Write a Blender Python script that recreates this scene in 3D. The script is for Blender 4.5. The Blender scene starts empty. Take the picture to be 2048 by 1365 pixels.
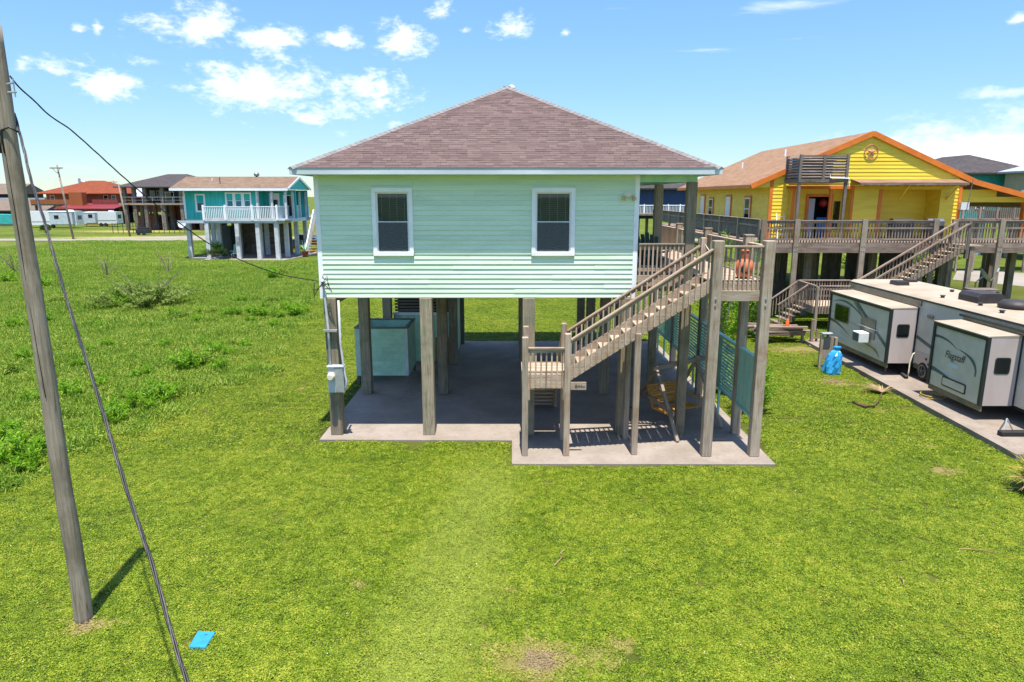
import bpy, math, random
import numpy as np
from mathutils import Vector, Matrix, noise as mnoise
random.seed(7); RNG = np.random.default_rng(7)
S = bpy.context.scene
COL = S.collection
PI = math.pi

# ------------------------------------------------------------------ camera
F_PX, TH, CAMH, PCX, PCY = 1365.0, math.radians(12.0), 6.4, 1024.0, 682.5
cam_d = bpy.data.cameras.new('camera')
cam_d.sensor_width = 36.0
cam_d.lens = 36.0 * F_PX / 2048.0
cam_d.clip_start = 0.1
cam_d.clip_end = 6000
cam = bpy.data.objects.new('camera', cam_d)
COL.objects.link(cam)
cam.location = (0, 0, CAMH)
cam.rotation_euler = (math.radians(90) - TH, 0, 0)
S.camera = cam

def ray(x, y):
    u = (x - PCX) / F_PX; v = -(y - PCY) / F_PX
    c, s = math.cos(TH), math.sin(TH)
    return Vector((u, c + v * s, -s + v * c))
def gp(x, y, z=0.0):
    d = ray(x, y); t = (z - CAMH) / d.z
    return Vector((d.x * t, d.y * t, z))
def atY(x, y, Y):
    d = ray(x, y); t = Y / d.y
    return Vector((d.x * t, Y, CAMH + d.z * t))
def on_plane(x, y, a, b):
    # the ray of a pixel met with the upright plane through ground points a, b
    d = ray(x, y); n = Vector((-(b[1] - a[1]), b[0] - a[0], 0))
    t = n.dot(Vector((a[0], a[1], 0))) / n.dot(Vector((d.x, d.y, 0)))
    return Vector((d.x * t, d.y * t, CAMH + d.z * t))

# ------------------------------------------------------------------ sun, sky, exposure
SUN_EL, SUN_AZ = math.radians(76.2), math.radians(4.0)     # azimuth measured from behind the camera towards +X
sv = Vector((math.sin(SUN_AZ) * math.cos(SUN_EL), -math.cos(SUN_AZ) * math.cos(SUN_EL), math.sin(SUN_EL)))
sun_d = bpy.data.lights.new('sun', 'SUN')
sun_d.energy = 4.4
sun_d.angle = math.radians(0.53)
sun_d.color = (1.0, 0.93, 0.82)
sun = bpy.data.objects.new('sun', sun_d)
COL.objects.link(sun)
sun.location = (10, -20, 60)
sun.rotation_euler = sv.to_track_quat('Z', 'Y').to_euler()

S.view_settings.view_transform = 'Standard'
S.view_settings.look = 'None'
S.view_settings.gamma = 1
S.view_settings.use_curve_mapping = False
S.view_settings.exposure = 1.06
S.cycles.max_bounces = 7
S.cycles.diffuse_bounces = 5
S.cycles.glossy_bounces = 3
S.cycles.transparent_max_bounces = 8
SKY_STRENGTH = 0.15

def L(h):
    h = h.lstrip('#')
    r = []
    for i in (0, 2, 4):
        v = int(h[i:i + 2], 16) / 255.0
        r.append(v / 12.92 if v <= 0.04045 else ((v + 0.055) / 1.055) ** 2.4)
    return (r[0], r[1], r[2], 1.0)

class NT:
    """small helper to write node trees"""
    def __init__(s, tree):
        s.t = tree; s.n = tree.nodes; s.l = tree.links
    def node(s, typ, **kw):
        n = s.n.new(typ)
        for k, v in kw.items():
            setattr(n, k, v)
        return n
    def val(s, sock, v):
        if isinstance(v, bpy.types.NodeSocket):
            s.l.new(v, sock)
        elif v is not None:
            sock.default_value = v
    def math(s, op, a, b=None, c=None, clamp=False):
        n = s.node('ShaderNodeMath', operation=op); n.use_clamp = clamp
        s.val(n.inputs[0], a)
        if b is not None: s.val(n.inputs[1], b)
        if c is not None: s.val(n.inputs[2], c)
        return n.outputs[0]
    def vmath(s, op, a, b=None):
        n = s.node('ShaderNodeVectorMath', operation=op)
        s.val(n.inputs[0], a)
        if b is not None: s.val(n.inputs[1], b)
        return n.outputs[0]
    def mix(s, fac, a, b, blend='MIX'):
        n = s.node('ShaderNodeMix', data_type='RGBA', blend_type=blend)
        n.clamp_factor = True
        s.val(n.inputs[0], fac); s.val(n.inputs[6], a); s.val(n.inputs[7], b)
        return n.outputs[2]
    def noise(s, vec, scale, detail=4, rough=.55, dist=0):
        n = s.node('ShaderNodeTexNoise')
        s.val(n.inputs['Vector'], vec)
        n.inputs['Scale'].default_value = scale
        n.inputs['Detail'].default_value = detail
        n.inputs['Roughness'].default_value = rough
        n.inputs['Distortion'].default_value = dist
        return n.outputs[0]
    def ramp(s, fac, stops, interp='LINEAR'):
        n = s.node('ShaderNodeValToRGB')
        cr = n.color_ramp; cr.interpolation = interp
        while len(cr.elements) < len(stops): cr.elements.new(0.5)
        for e, (p, c) in zip(cr.elements, stops):
            e.position = p
            e.color = c if isinstance(c, tuple) else (c, c, c, 1)
        s.val(n.inputs[0], fac)
        return n.outputs[0]
    def smooth(s, v, a, b):
        n = s.node('ShaderNodeMapRange', interpolation_type='SMOOTHSTEP')
        s.val(n.inputs[0], v); n.inputs[1].default_value = a; n.inputs[2].default_value = b
        return n.outputs[0]

world = bpy.data.worlds.new('World')
S.world = world
world.use_nodes = True
W = NT(world.node_tree)
W.n.clear()
wo = W.node('ShaderNodeOutputWorld')
sky = W.node('ShaderNodeTexSky', sky_type='NISHITA')
sky.sun_disc = False
sky.sun_elevation = SUN_EL
sky.sun_rotation = PI - SUN_AZ
sky.altitude = 5
sky.air_density = 1.0
sky.dust_density = 0.1
sky.ozone_density = 3.0
hs = W.node('ShaderNodeHueSaturation')
hs.inputs['Saturation'].default_value = 1.06
bw = W.node('ShaderNodeRGBToBW'); W.l.new(sky.outputs[0], bw.inputs[0])
soft = W.math('POWER', W.math('MULTIPLY', bw.outputs[0], .5), -.42)       # evens out the bright horizon, as the photograph's exposure does
W.l.new(W.vmath('MULTIPLY', W.vmath('MULTIPLY', sky.outputs[0], (.67, .76, .87)), soft), hs.inputs['Color'])
# clouds: fair-weather puffs by direction; the arrangement repeats all round the horizon
tc = W.node('ShaderNodeTexCoord')
sx = W.node('ShaderNodeSeparateXYZ'); W.l.new(tc.outputs['Generated'], sx.inputs[0])
az = W.math('ARCTAN2', sx.outputs[0], sx.outputs[1])
el = W.math('ARCSINE', sx.outputs[2])
PER = math.radians(90)
azw = W.math('SUBTRACT', W.math('FLOORED_MODULO', W.math('ADD', az, PER / 2), PER), PER / 2)
comb = W.node('ShaderNodeCombineXYZ')
W.l.new(az, comb.inputs[0]); W.l.new(el, comb.inputs[1])
elv = W.vmath('MULTIPLY', comb.outputs[0], (1.0, 1.9, 1.0))
nz = W.noise(elv, 17.0, 6, .62, .25)
nz2 = W.noise(elv, 70.0, 4, .6, .3)
nzz = W.math('ADD', W.math('MULTIPLY', W.math('SUBTRACT', nz, .5), 3.4), W.math('MULTIPLY', W.math('SUBTRACT', nz2, .5), 1.8))
def puff(lst, hard):
    best = None
    for (x, y, w, h, a) in lst:
        d = ray(x, y); a0 = math.atan2(d.x, d.y); e0 = math.atan2(d.z, math.hypot(d.x, d.y))
        du = W.math('DIVIDE', W.math('SUBTRACT', azw, a0), w / F_PX * 1.15)
        dv = W.math('DIVIDE', W.math('SUBTRACT', el, e0), h / F_PX * 1.15)
        r = W.math('SQRT', W.math('ADD', W.math('MULTIPLY', du, du), W.math('MULTIPLY', dv, dv)))
        v = W.math('MULTIPLY_ADD', r, -1.0, a)
        best = v if best is None else W.math('MAXIMUM', best, v)
    return best
puffs = [(400, 55, 48, 34, 1.1), (318, 50, 40, 20, .95), (540, 76, 70, 20, 1.0), (685, 78, 36, 18, 1.0), (805, 80, 46, 28, 1.05),
         (1030, 55, 34, 18, .95), (530, 172, 95, 42, 1.2), (735, 188, 80, 40, 1.05), (610, 234, 36, 14, .9), (205, 173, 50, 22, 1.0),
         (125, 138, 42, 24, .9), (362, 176, 42, 11, .85), (46, 132, 20, 16, .9), (1133, 68, 10, 8, .8), (2036, 40, 16, 9, .9),
         (450, 190, 30, 14, .8), (300, 125, 40, 12, .7), (880, 25, 30, 20, .65), (160, 62, 16, 10, .65), (195, 60, 8, 16, .6),
         (690, 268, 26, 10, .7), (793, 248, 26, 10, .65), (930, 60, 18, 8, .7)]
bank = [(2010, 290, 190, 34, 1.1), (1890, 262, 70, 22, .8), (2030, 183, 70, 11, .75), (2090, 300, 160, 50, 1.2)]
wisps = [(1420, 100, 140, 9, .62), (1600, 78, 110, 8, .5), (1560, 12, 170, 16, .62), (1230, 18, 120, 14, .4), (1560, 278, 90, 9, .45),
         (480, 285, 260, 16, .42), (150, 330, 260, 18, .4)]
cv = W.math('ADD', puff(puffs, 1), nzz)
f1 = W.math('MULTIPLY', W.smooth(cv, -.1, 1.5), .97)
f2 = W.math('MULTIPLY', W.smooth(W.math('ADD', puff(bank, 1), W.math('MULTIPLY', nzz, .55)), -.2, 1.3), .85)
stre = W.noise(W.vmath('MULTIPLY', comb.outputs[0], (1.0, 6.0, 1.0)), 9.0, 8, .62, .8)
f3 = W.math('MULTIPLY', W.smooth(W.math('ADD', puff(wisps, 1), W.math('MULTIPLY', W.math('SUBTRACT', stre, .5), 2.4)), .15, 1.1), .45)
# higher up, out of view: noise clouds made denser and whiter to add fill light
zc = W.math('MAXIMUM', sx.outputs[2], .08)
deck = W.node('ShaderNodeCombineXYZ')
W.l.new(W.math('DIVIDE', sx.outputs[0], zc), deck.inputs[0]); W.l.new(W.math('DIVIDE', sx.outputs[1], zc), deck.inputs[1])
dk = W.math('MULTIPLY', W.smooth(W.noise(deck.outputs[0], 1.6, 6, .6, .2), .53, .66), W.smooth(el, math.radians(18), math.radians(24)))
fac = W.math('MAXIMUM', W.math('MAXIMUM', f1, f2), f3)
ccol = W.mix(W.smooth(nz, .3, .6), (3.9, 4.0, 4.1, 1), (5.0, 5.0, 5.0, 1))
bgs = []
for f_, c_ in ((fac, ccol), (dk, (6.6, 6.6, 6.6, 1))):
    b_ = W.node('ShaderNodeBackground'); b_.inputs['Strength'].default_value = SKY_STRENGTH
    W.l.new(W.mix(f_, hs.outputs[0], c_), b_.inputs['Color']); bgs.append(b_)
# low sky with the placed puffs, high sky with the noise deck: split to render faster, high clouds brighter for fill
msh = W.node('ShaderNodeMixShader')
W.l.new(W.math('GREATER_THAN', el, math.radians(18)), msh.inputs[0])
W.l.new(bgs[0].outputs[0], msh.inputs[1]); W.l.new(bgs[1].outputs[0], msh.inputs[2])
W.l.new(msh.outputs[0], wo.inputs[0])
world.cycles.sampling_method = 'MANUAL'
world.cycles.sample_map_resolution = 256

# ------------------------------------------------------------------ materials
MATS = {}
def base_mat(name):
    m = bpy.data.materials.new(name); m.use_nodes = True
    t = NT(m.node_tree); t.n.clear()
    out = t.node('ShaderNodeOutputMaterial'); bs = t.node('ShaderNodeBsdfPrincipled')
    t.l.new(bs.outputs[0], out.inputs[0])
    MATS[name] = m
    return m, t, bs, out
def coords(t, jitter=True):
    tcn = t.node('ShaderNodeTexCoord')
    v = tcn.outputs['Object']
    if jitter:
        oi = t.node('ShaderNodeObjectInfo')
        v = t.vmath('ADD', v, t.vmath('MULTIPLY', oi.outputs['Random'], (37.0, 53.0, 71.0)))
        return v, oi.outputs['Random']
    return v, None
def plain(name, c, c2=None, scale=3.0, rough=.6, bump=0.0, bscale=40.0, per=.06, metal=0, stretch=(1, 1, 1), spec=.5, lo=.35, hi=.65):
    m, t, bs, out = base_mat(name)
    v, rnd = coords(t)
    vs = t.vmath('MULTIPLY', v, stretch)
    n = t.noise(vs, scale, 6, .6)
    c = L(c) if isinstance(c, str) else c
    c2 = L(c2) if isinstance(c2, str) else (c2 or tuple([x * .86 for x in c[:3]] + [1]))
    col = t.mix(t.smooth(n, lo, hi), c, c2)
    h = t.node('ShaderNodeHueSaturation')
    t.l.new(col, h.inputs['Color'])
    t.l.new(t.math('MULTIPLY_ADD', rnd, 2 * per, 1 - per), h.inputs['Value'])
    t.l.new(h.outputs[0], bs.inputs['Base Color'])
    bs.inputs['Roughness'].default_value = rough
    bs.inputs['Metallic'].default_value = metal
    bs.inputs['Specular IOR Level'].default_value = spec
    if bump:
        b = t.node('ShaderNodeBump'); b.inputs['Strength'].default_value = bump; b.inputs['Distance'].default_value = .01
        t.l.new(t.noise(vs, bscale, 5, .6), b.inputs['Height'])
        t.l.new(b.outputs[0], bs.inputs['Normal'])
    return m
def wood(name, ca, cb, cc, stain=None, per=.14):
    for ax in 'XYZ':
        m, t, bs, out = base_mat(name + ax)
        v, rnd = coords(t)
        st = [1.0, 1.0, 1.0]; st['XYZ'.index(ax)] = .045
        vs = t.vmath('MULTIPLY', v, tuple(st))
        g1 = t.noise(vs, 26.0, 5, .65, .6)
        g2 = t.noise(vs, 90.0, 3, .6)
        g = t.math('ADD', t.math('MULTIPLY', g1, .7), t.math('MULTIPLY', g2, .3))
        col = t.ramp(g, [(.3, L(cc)), (.46, L(ca)), (.62, L(cb)), (.75, L(ca))])
        if stain:
            sn = t.noise(v, 1.5, 4, .6)
            col = t.mix(t.math('MULTIPLY', t.smooth(sn, .45, .72), .65), col, L(stain))
        h = t.node('ShaderNodeHueSaturation')
        t.l.new(col, h.inputs['Color'])
        t.l.new(t.math('MULTIPLY_ADD', rnd, 2 * per, 1 - per), h.inputs['Value'])
        t.l.new(h.outputs[0], bs.inputs['Base Color'])
        bs.inputs['Roughness'].default_value = .85
        bs.inputs['Specular IOR Level'].default_value = .25
        b = t.node('ShaderNodeBump'); b.inputs['Strength'].default_value = .5; b.inputs['Distance'].default_value = .006
        t.l.new(g, b.inputs['Height']); t.l.new(b.outputs[0], bs.inputs['Normal'])
def shingle_mat(name, cols, tex=False):
    m, t, bs, out = base_mat(name)
    ge = t.node('ShaderNodeNewGeometry'); oi = t.node('ShaderNodeObjectInfo')
    if tex:
        tcn = t.node('ShaderNodeTexCoord')
        sp = t.node('ShaderNodeSeparateXYZ'); t.l.new(tcn.outputs['Object'], sp.inputs[0])
        cb = t.node('ShaderNodeCombineXYZ')
        t.l.new(t.math('ADD', sp.outputs[0], sp.outputs[1]), cb.inputs[0]); t.l.new(t.math('MULTIPLY', sp.outputs[2], 2.0), cb.inputs[1])
        br = t.node('ShaderNodeTexBrick'); t.l.new(cb.outputs[0], br.inputs['Vector'])
        br.inputs['Scale'].default_value = 1.0; br.inputs['Brick Width'].default_value = .34; br.inputs['Row Height'].default_value = .15
        br.inputs['Mortar Size'].default_value = .008; br.inputs['Bias'].default_value = 0
        br.inputs['Color1'].default_value = (0, 0, 0, 1); br.inputs['Color2'].default_value = (1, 1, 1, 1); br.inputs['Mortar'].default_value = (.1, .1, .1, 1)
        r = br.outputs['Color']
    else:
        r = t.math('FRACT', t.math('ADD', ge.outputs['Random Per Island'], oi.outputs['Random']))
    col = t.ramp(r, [(i / (len(cols) - 1), L(c)) for i, c in enumerate(cols)])
    tcn2 = t.node('ShaderNodeTexCoord')
    gr = t.noise(ge.outputs['Position'], 130.0, 2, .5)
    big = t.noise(ge.outputs['Position'], .8, 4, .6)
    col = t.mix(.35, col, t.ramp(gr, [(.3, .25), (.7, .75)]), 'SOFT_LIGHT')
    col = t.mix(.22, col, t.ramp(big, [(.3, .38), (.7, .62)]), 'SOFT_LIGHT')
    t.l.new(col, bs.inputs['Base Color'])
    bs.inputs['Roughness'].default_value = .95; bs.inputs['Specular IOR Level'].default_value = .15
    return m
def leaf_mat(name, cols, trans=.25, wscale=.35, patch=None, rough=.55, spec=.25):
    m, t, bs, out = base_mat(name)
    ge = t.node('ShaderNodeNewGeometry')
    big = t.noise(ge.outputs['Position'], wscale, 5, .6)
    fine = t.noise(ge.outputs['Position'], 6.0, 3, .6)
    mid_ = t.noise(ge.outputs['Position'], wscale * 5.5, 4, .62)
    r = t.math('ADD', t.math('MULTIPLY', ge.outputs['Random Per Island'], .5), t.math('ADD', t.math('MULTIPLY', big, .5), t.math('ADD', t.math('MULTIPLY', fine, .55), t.math('MULTIPLY', mid_, .5))))
    col = t.ramp(t.math('SUBTRACT', r, .525), [(.15 + .7 * i / (len(cols) - 1), L(c)) for i, c in enumerate(cols)])
    if patch:
        col = patch(t, ge.outputs['Position'], col)
    t.l.new(col, bs.inputs['Base Color'])
    bs.inputs['Roughness'].default_value = rough; bs.inputs['Specular IOR Level'].default_value = spec
    tr = t.node('ShaderNodeBsdfTranslucent'); t.l.new(col, tr.inputs[0])
    ms = t.node('ShaderNodeMixShader'); ms.inputs[0].default_value = trans
    t.l.new(bs.outputs[0], ms.inputs[1]); t.l.new(tr.outputs[0], ms.inputs[2]); t.l.new(ms.outputs[0], out.inputs[0])
    return m
def glass(name, tint=(.8, .9, .95, 1)):
    m, t, bs, out = base_mat(name)
    tr = t.node('ShaderNodeBsdfTransparent'); tr.inputs[0].default_value = tint
    gl = t.node('ShaderNodeBsdfGlossy'); gl.inputs['Roughness'].default_value = .02
    fr = t.node('ShaderNodeFresnel'); fr.inputs[0].default_value = 1.36
    ms = t.node('ShaderNodeMixShader')
    t.l.new(t.math('ADD', fr.outputs[0], .02), ms.inputs[0]); t.l.new(tr.outputs[0], ms.inputs[1]); t.l.new(gl.outputs[0], ms.inputs[2])
    t.l.new(ms.outputs[0], out.inputs[0])

wood('deckwood', 'a3917f', 'bba997', '6a5645', '8a6d52', .22)
wood('postwood', '928576', 'aa9d8c', '5a4d40', '7d6246', .2)
wood('pilewood', '837866', '9c917d', '4a4135', '5d6450', .2)
wood('darkwood', '6b625b', '847a72', '3d3733', '4c4a40')
wood('neighwood', '86766a', 'a19083', '4f4238', '6b5845', .25)
wood('polewood', '857a6b', '9a9081', '463d33', '675f4e', .0)
wood('bounce_ceiling', 'c9bca4', 'd2c6af', 'b5a88f')  # pale unseen underside, lightened to bounce light onto the slab
wood('freshwood', 'a98458', 'bd9a6c', '7a5734', '8d7050')
wood('swingwood', 'cf9440', 'dba552', '94662c', 'b07d38')
plain('green_paint', 'd0e3cb', 'bfd4ba', 1.6, .55, .1, 60, .035, stretch=(.35, 1, 1.6), lo=.4, hi=.75)
plain('green_dark', 'b4dcc2', 'a2cbb0', 3.0, .6, .15, 40, .05)
plain('screen_green', 'a0cfbd', '90c0ae', 3.0, .6, .1, 40, .05)
plain('white_trim', 'eff1f3', 'e6e8eb', 2.0, .5, .05, 50, .02)
plain('fascia_white', 'c9d4da', 'b4c0c8', 2.5, .55, .1, 30, .02, stretch=(.2, 1, 1))
plain('soffit', '93bca8', '86ad9b', 2.0, .6)
plain('vinyl', 'e4e6e8', 'd9dcdf', 2.0, .35, 0, 50, .01)
plain('blind', 'a4a9aa', '989d9e', 2.0, .6)
def mesh_screen(name):
    m, t, bs, out = base_mat(name)
    bs.inputs['Base Color'].default_value = L('5d6268'); bs.inputs['Roughness'].default_value = .8
    tr = t.node('ShaderNodeBsdfTransparent'); ms = t.node('ShaderNodeMixShader'); ms.inputs[0].default_value = .55
    t.l.new(tr.outputs[0], ms.inputs[1]); t.l.new(bs.outputs[0], ms.inputs[2]); t.l.new(ms.outputs[0], out.inputs[0])
mesh_screen('screen_mesh')
plain('unlit_interior', '15181b', '0e1012', 2.0, .9)  # near-black: the dark of unlit insides put into the colour
def concrete_mat(name, ca, cb, stain):
    m, t, bs, out = base_mat(name)
    ge = t.node('ShaderNodeNewGeometry'); pos = ge.outputs['Position']
    n1 = t.noise(pos, .8, 6, .65); n2 = t.noise(pos, 9.0, 6, .7); n3 = t.noise(pos, .45, 5, .7, .6)
    col = t.mix(t.smooth(n1, .3, .7), L(ca), L(cb))
    col = t.mix(t.math('MULTIPLY', t.smooth(n2, .45, .75), .35), col, L(stain))
    col = t.mix(t.math('MULTIPLY', t.smooth(n3, .56, .74), .55), col, L(stain))
    t.l.new(col, bs.inputs['Base Color']); bs.inputs['Roughness'].default_value = .9; bs.inputs['Specular IOR Level'].default_value = .25
    b = t.node('ShaderNodeBump'); b.inputs['Strength'].default_value = .3; b.inputs['Distance'].default_value = .01
    t.l.new(t.noise(pos, 45.0, 4, .6), b.inputs['Height']); t.l.new(b.outputs[0], bs.inputs['Normal'])
glass('glass')
plain('cream', 'dcd8c4', 'c9c3a8', 6.0, .5)
plain('tan_lamp', 'c8b98c', 'b09f6c', 6.0, .35)
plain('galv', 'a9adb0', '989ca0', 5.0, .45, .05, 30, .03, metal=.4)
plain('grey_box', 'b4bac0', 'a3aab1', 3.0, .5, 0, 30, .02)
plain('pvc', 'b9bfc3', 'a8aeb2', 5.0, .5)
concrete_mat('concrete', '958b82', '83796f', '655c54')
concrete_mat('concrete2', '91867b', '7b7066', '5c5249')
plain('road_mat', '8f887e', '827a70', .4, .95, .1, 5, .0)
plain('gravel_mat', '7d7446', '6a6a38', .12, .95, .1, 5, .0, lo=.4, hi=.6)
plain('rubber', '1c1c1d', '262627', 6.0, .7)
plain('cable_black', '161617', '222224', 9.0, .5)
plain('cable_grey', '4a4744', '2c2a29', 30.0, .5)
plain('blue_lid', '2f8fc9', '2a84bc', 6.0, .4, .05, 60)
plain('terracotta', 'c96a42', 'b65a36', 4.0, .65, .2, 14)
plain('soot', '241a16', '1a1310', 4.0, .9)
plain('adirondack', '2f4a44', '263d38', 4.0, .55)
plain('tarp_blue', '2187c2', '3aa0d8', 14.0, .3, .6, 18)
plain('chain', '8c8f90', '7b7e80', 9.0, .35, 0, 30, .02, metal=.8)
shingle_mat('shingle', ['5a4b4a', '60514f', '685855', '5b4c4b', '6d5e5b', '62524f'])
shingle_mat('shingle_tex', ['564845', '665752', '594b48', '6c5e59'], True)
shingle_mat('hip_cap', ['716e6d', '807d7d', '787574'])
# ------------------------------------------------------------------ builders
FR = {}                        # frame position of every object (world, or local to a rotated thing)
def link(o, parent, loc):
    COL.objects.link(o)
    loc = Vector(loc)
    FR[o] = loc
    if parent is not None:
        o.parent = parent
        o.location = loc - FR[parent]
        if tuple(parent.rotation_euler) != (0.0, 0.0, 0.0):
            o.matrix_parent_inverse = parent.rotation_euler.to_matrix().to_4x4().inverted()
    else:
        o.location = loc
    return o
def tag(o, label=None, cat=None, group=None, kind=None):
    if label: o['label'] = label
    if cat: o['category'] = cat
    if group: o['group'] = group
    if kind: o['kind'] = kind
    return o
def thing(name, label, cat, loc=(0, 0, 0), group=None):
    o = bpy.data.objects.new(name, None)
    o.empty_display_size = .2
    link(o, None, loc)
    return tag(o, label, cat, group)
def gm(mat, dims=None):
    if isinstance(mat, str):
        if mat not in MATS:
            ax = 'XYZ'[max(range(3), key=lambda i: dims[i])] if dims is not None else 'X'
            mat = mat + ax
        return MATS[mat]
    return mat
BOX = {}
def box_mesh(dims, mat, bev=0.0):
    key = (tuple(round(d, 3) for d in dims), mat, round(bev, 4))
    if key in BOX: return BOX[key]
    x, y, z = [d / 2 for d in dims]
    me = bpy.data.meshes.new('box')
    if bev <= 0:
        v = [(-x, -y, -z), (x, -y, -z), (x, y, -z), (-x, y, -z), (-x, -y, z), (x, -y, z), (x, y, z), (-x, y, z)]
        f = [(0, 3, 2, 1), (4, 5, 6, 7), (0, 1, 5, 4), (1, 2, 6, 5), (2, 3, 7, 6), (3, 0, 4, 7)]
        me.from_pydata(v, [], f)
    else:
        import bmesh
        bm = bmesh.new(); bmesh.ops.create_cube(bm, size=1.0)
        for q in bm.verts: q.co = (q.co.x * dims[0], q.co.y * dims[1], q.co.z * dims[2])
        bmesh.ops.bevel(bm, geom=bm.edges[:], offset=bev, segments=1, affect='EDGES')
        bm.to_mesh(me); bm.free()
    me.materials.append(gm(mat, dims))
    BOX[key] = me
    return me
def piece(parent, name, mat, dims, center, rot=None, bev=0.0):
    o = bpy.data.objects.new(name, box_mesh(dims, mat, bev))
    link(o, parent, center)
    if rot: o.rotation_euler = rot
    return o
def bx(parent, name, mat, lo, hi, bev=0.0):
    return piece(parent, name, mat, [abs(hi[i] - lo[i]) for i in range(3)], [(hi[i] + lo[i]) / 2 for i in range(3)], None, bev)
def beam_matrix(p, q, up=(0, 0, 1)):
    p, q = Vector(p), Vector(q); d = (q - p).normalized(); upv = Vector(up)
    if abs(d.dot(upv)) > .99: upv = Vector((0, 1, 0))
    yv = upv.cross(d).normalized(); zv = d.cross(yv)
    return Matrix((d, yv, zv)).transposed()
def beam(parent, name, mat, p, q, w, h, bev=0.0):
    p, q = Vector(p), Vector(q)
    o = bpy.data.objects.new(name, box_mesh(((q - p).length, w, h), mat, bev))
    link(o, parent, (p + q) / 2)
    o.rotation_euler = beam_matrix(p, q).to_euler()
    return o
class MB:
    """collects shapes into one mesh"""
    def __init__(s): s.v = []; s.f = []; s.smooth = False
    def add(s, v, f):
        k = len(s.v); s.v += [tuple(a) for a in v]; s.f += [tuple(i + k for i in a) for a in f]; return s
    def box(s, lo, hi):
        x0, y0, z0 = lo; x1, y1, z1 = hi
        return s.add([(x0, y0, z0), (x1, y0, z0), (x1, y1, z0), (x0, y1, z0), (x0, y0, z1), (x1, y0, z1), (x1, y1, z1), (x0, y1, z1)],
                     [(0, 3, 2, 1), (4, 5, 6, 7), (0, 1, 5, 4), (1, 2, 6, 5), (2, 3, 7, 6), (3, 0, 4, 7)])
    def beam(s, p, q, w, h):
        p, q = Vector(p), Vector(q); m = beam_matrix(p, q); l = (q - p).length; c = (p + q) / 2
        vs = []
        for a in (-1, 1):
            for b, d in ((-1, -1), (1, -1), (1, 1), (-1, 1)):
                vs.append(c + m @ Vector((a * l / 2, b * w / 2, d * h / 2)))
        return s.add(vs, [(0, 3, 2, 1), (4, 5, 6, 7), (0, 1, 5, 4), (1, 2, 6, 5), (2, 3, 7, 6), (3, 0, 4, 7)])
    def prism(s, poly, axis, a0, a1):
        # poly in the two other axes (in order), drawn out along axis
        n = len(poly); vs = []
        for a in (a0, a1):
            for (u, w) in poly:
                vs.append({'X': (a, u, w), 'Y': (u, a, w), 'Z': (u, w, a)}[axis])
        return s.add(vs, [tuple(range(n - 1, -1, -1)), tuple(range(n, 2 * n))] + [(i, (i + 1) % n, n + (i + 1) % n, n + i) for i in range(n)])
    def tube(s, pts, r, n=8, cap=True):
        pts = [Vector(p) for p in pts]; rs = r if isinstance(r, (list, tuple)) else [r] * len(pts)
        k = len(s.v); ref = None
        for i, p in enumerate(pts):
            d = (pts[min(i + 1, len(pts) - 1)] - pts[max(i - 1, 0)]).normalized()
            if ref is None: ref = Vector((0, 0, 1)) if abs(d.z) < .9 else Vector((1, 0, 0))
            a = (ref - d * ref.dot(d)).normalized(); b = d.cross(a); ref = a
            for j in range(n):
                t = 2 * PI * j / n
                s.v.append(tuple(p + (a * math.cos(t) + b * math.sin(t)) * rs[i]))
        for i in range(len(pts) - 1):
            for j in range(n):
                a0 = k + i * n + j; a1 = k + i * n + (j + 1) % n
                s.f.append((a0, a1, a1 + n, a0 + n))
        if cap:
            s.f.append(tuple(k + j for j in range(n - 1, -1, -1))); s.f.append(tuple(k + (len(pts) - 1) * n + j for j in range(n)))
        return s
    def lathe(s, c, prof, n=16):
        k = len(s.v)
        for (r, z) in prof:
            for j in range(n):
                t = 2 * PI * j / n; s.v.append((c[0] + r * math.cos(t), c[1] + r * math.sin(t), c[2] + z))
        for i in range(len(prof) - 1):
            for j in range(n):
                a0 = k + i * n + j; a1 = k + i * n + (j + 1) % n
                s.f.append((a0, a1, a1 + n, a0 + n))
        s.f.append(tuple(k + j for j in range(n - 1, -1, -1))); s.f.append(tuple(k + (len(prof) - 1) * n + j for j in range(n)))
        return s
    def build(s, parent, name, mat, org=None, smooth=False):
        if org is None:
            a = np.array(s.v); org = (a.min(0) + a.max(0)) / 2
            org = Vector((org[0], org[1], a[:, 2].min()))
        org = Vector(org)
        me = bpy.data.meshes.new(name)
        me.from_pydata([tuple(Vector(v) - org) for v in s.v], [], s.f)
        me.materials.append(gm(mat, (np.ptp(np.array(s.v), 0))))
        if smooth: me.polygons.foreach_set('use_smooth', [True] * len(me.polygons))
        me.update()
        o = bpy.data.objects.new(name, me)
        return link(o, parent, org)
def poly_sheet(name, mat, pts, z, thick, parent=None):
    mb = MB(); mb.prism([(p[0], p[1]) for p in pts], 'Z', z - thick, z)
    return mb.build(parent, name, mat, (pts[0][0], pts[0][1], z))

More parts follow.
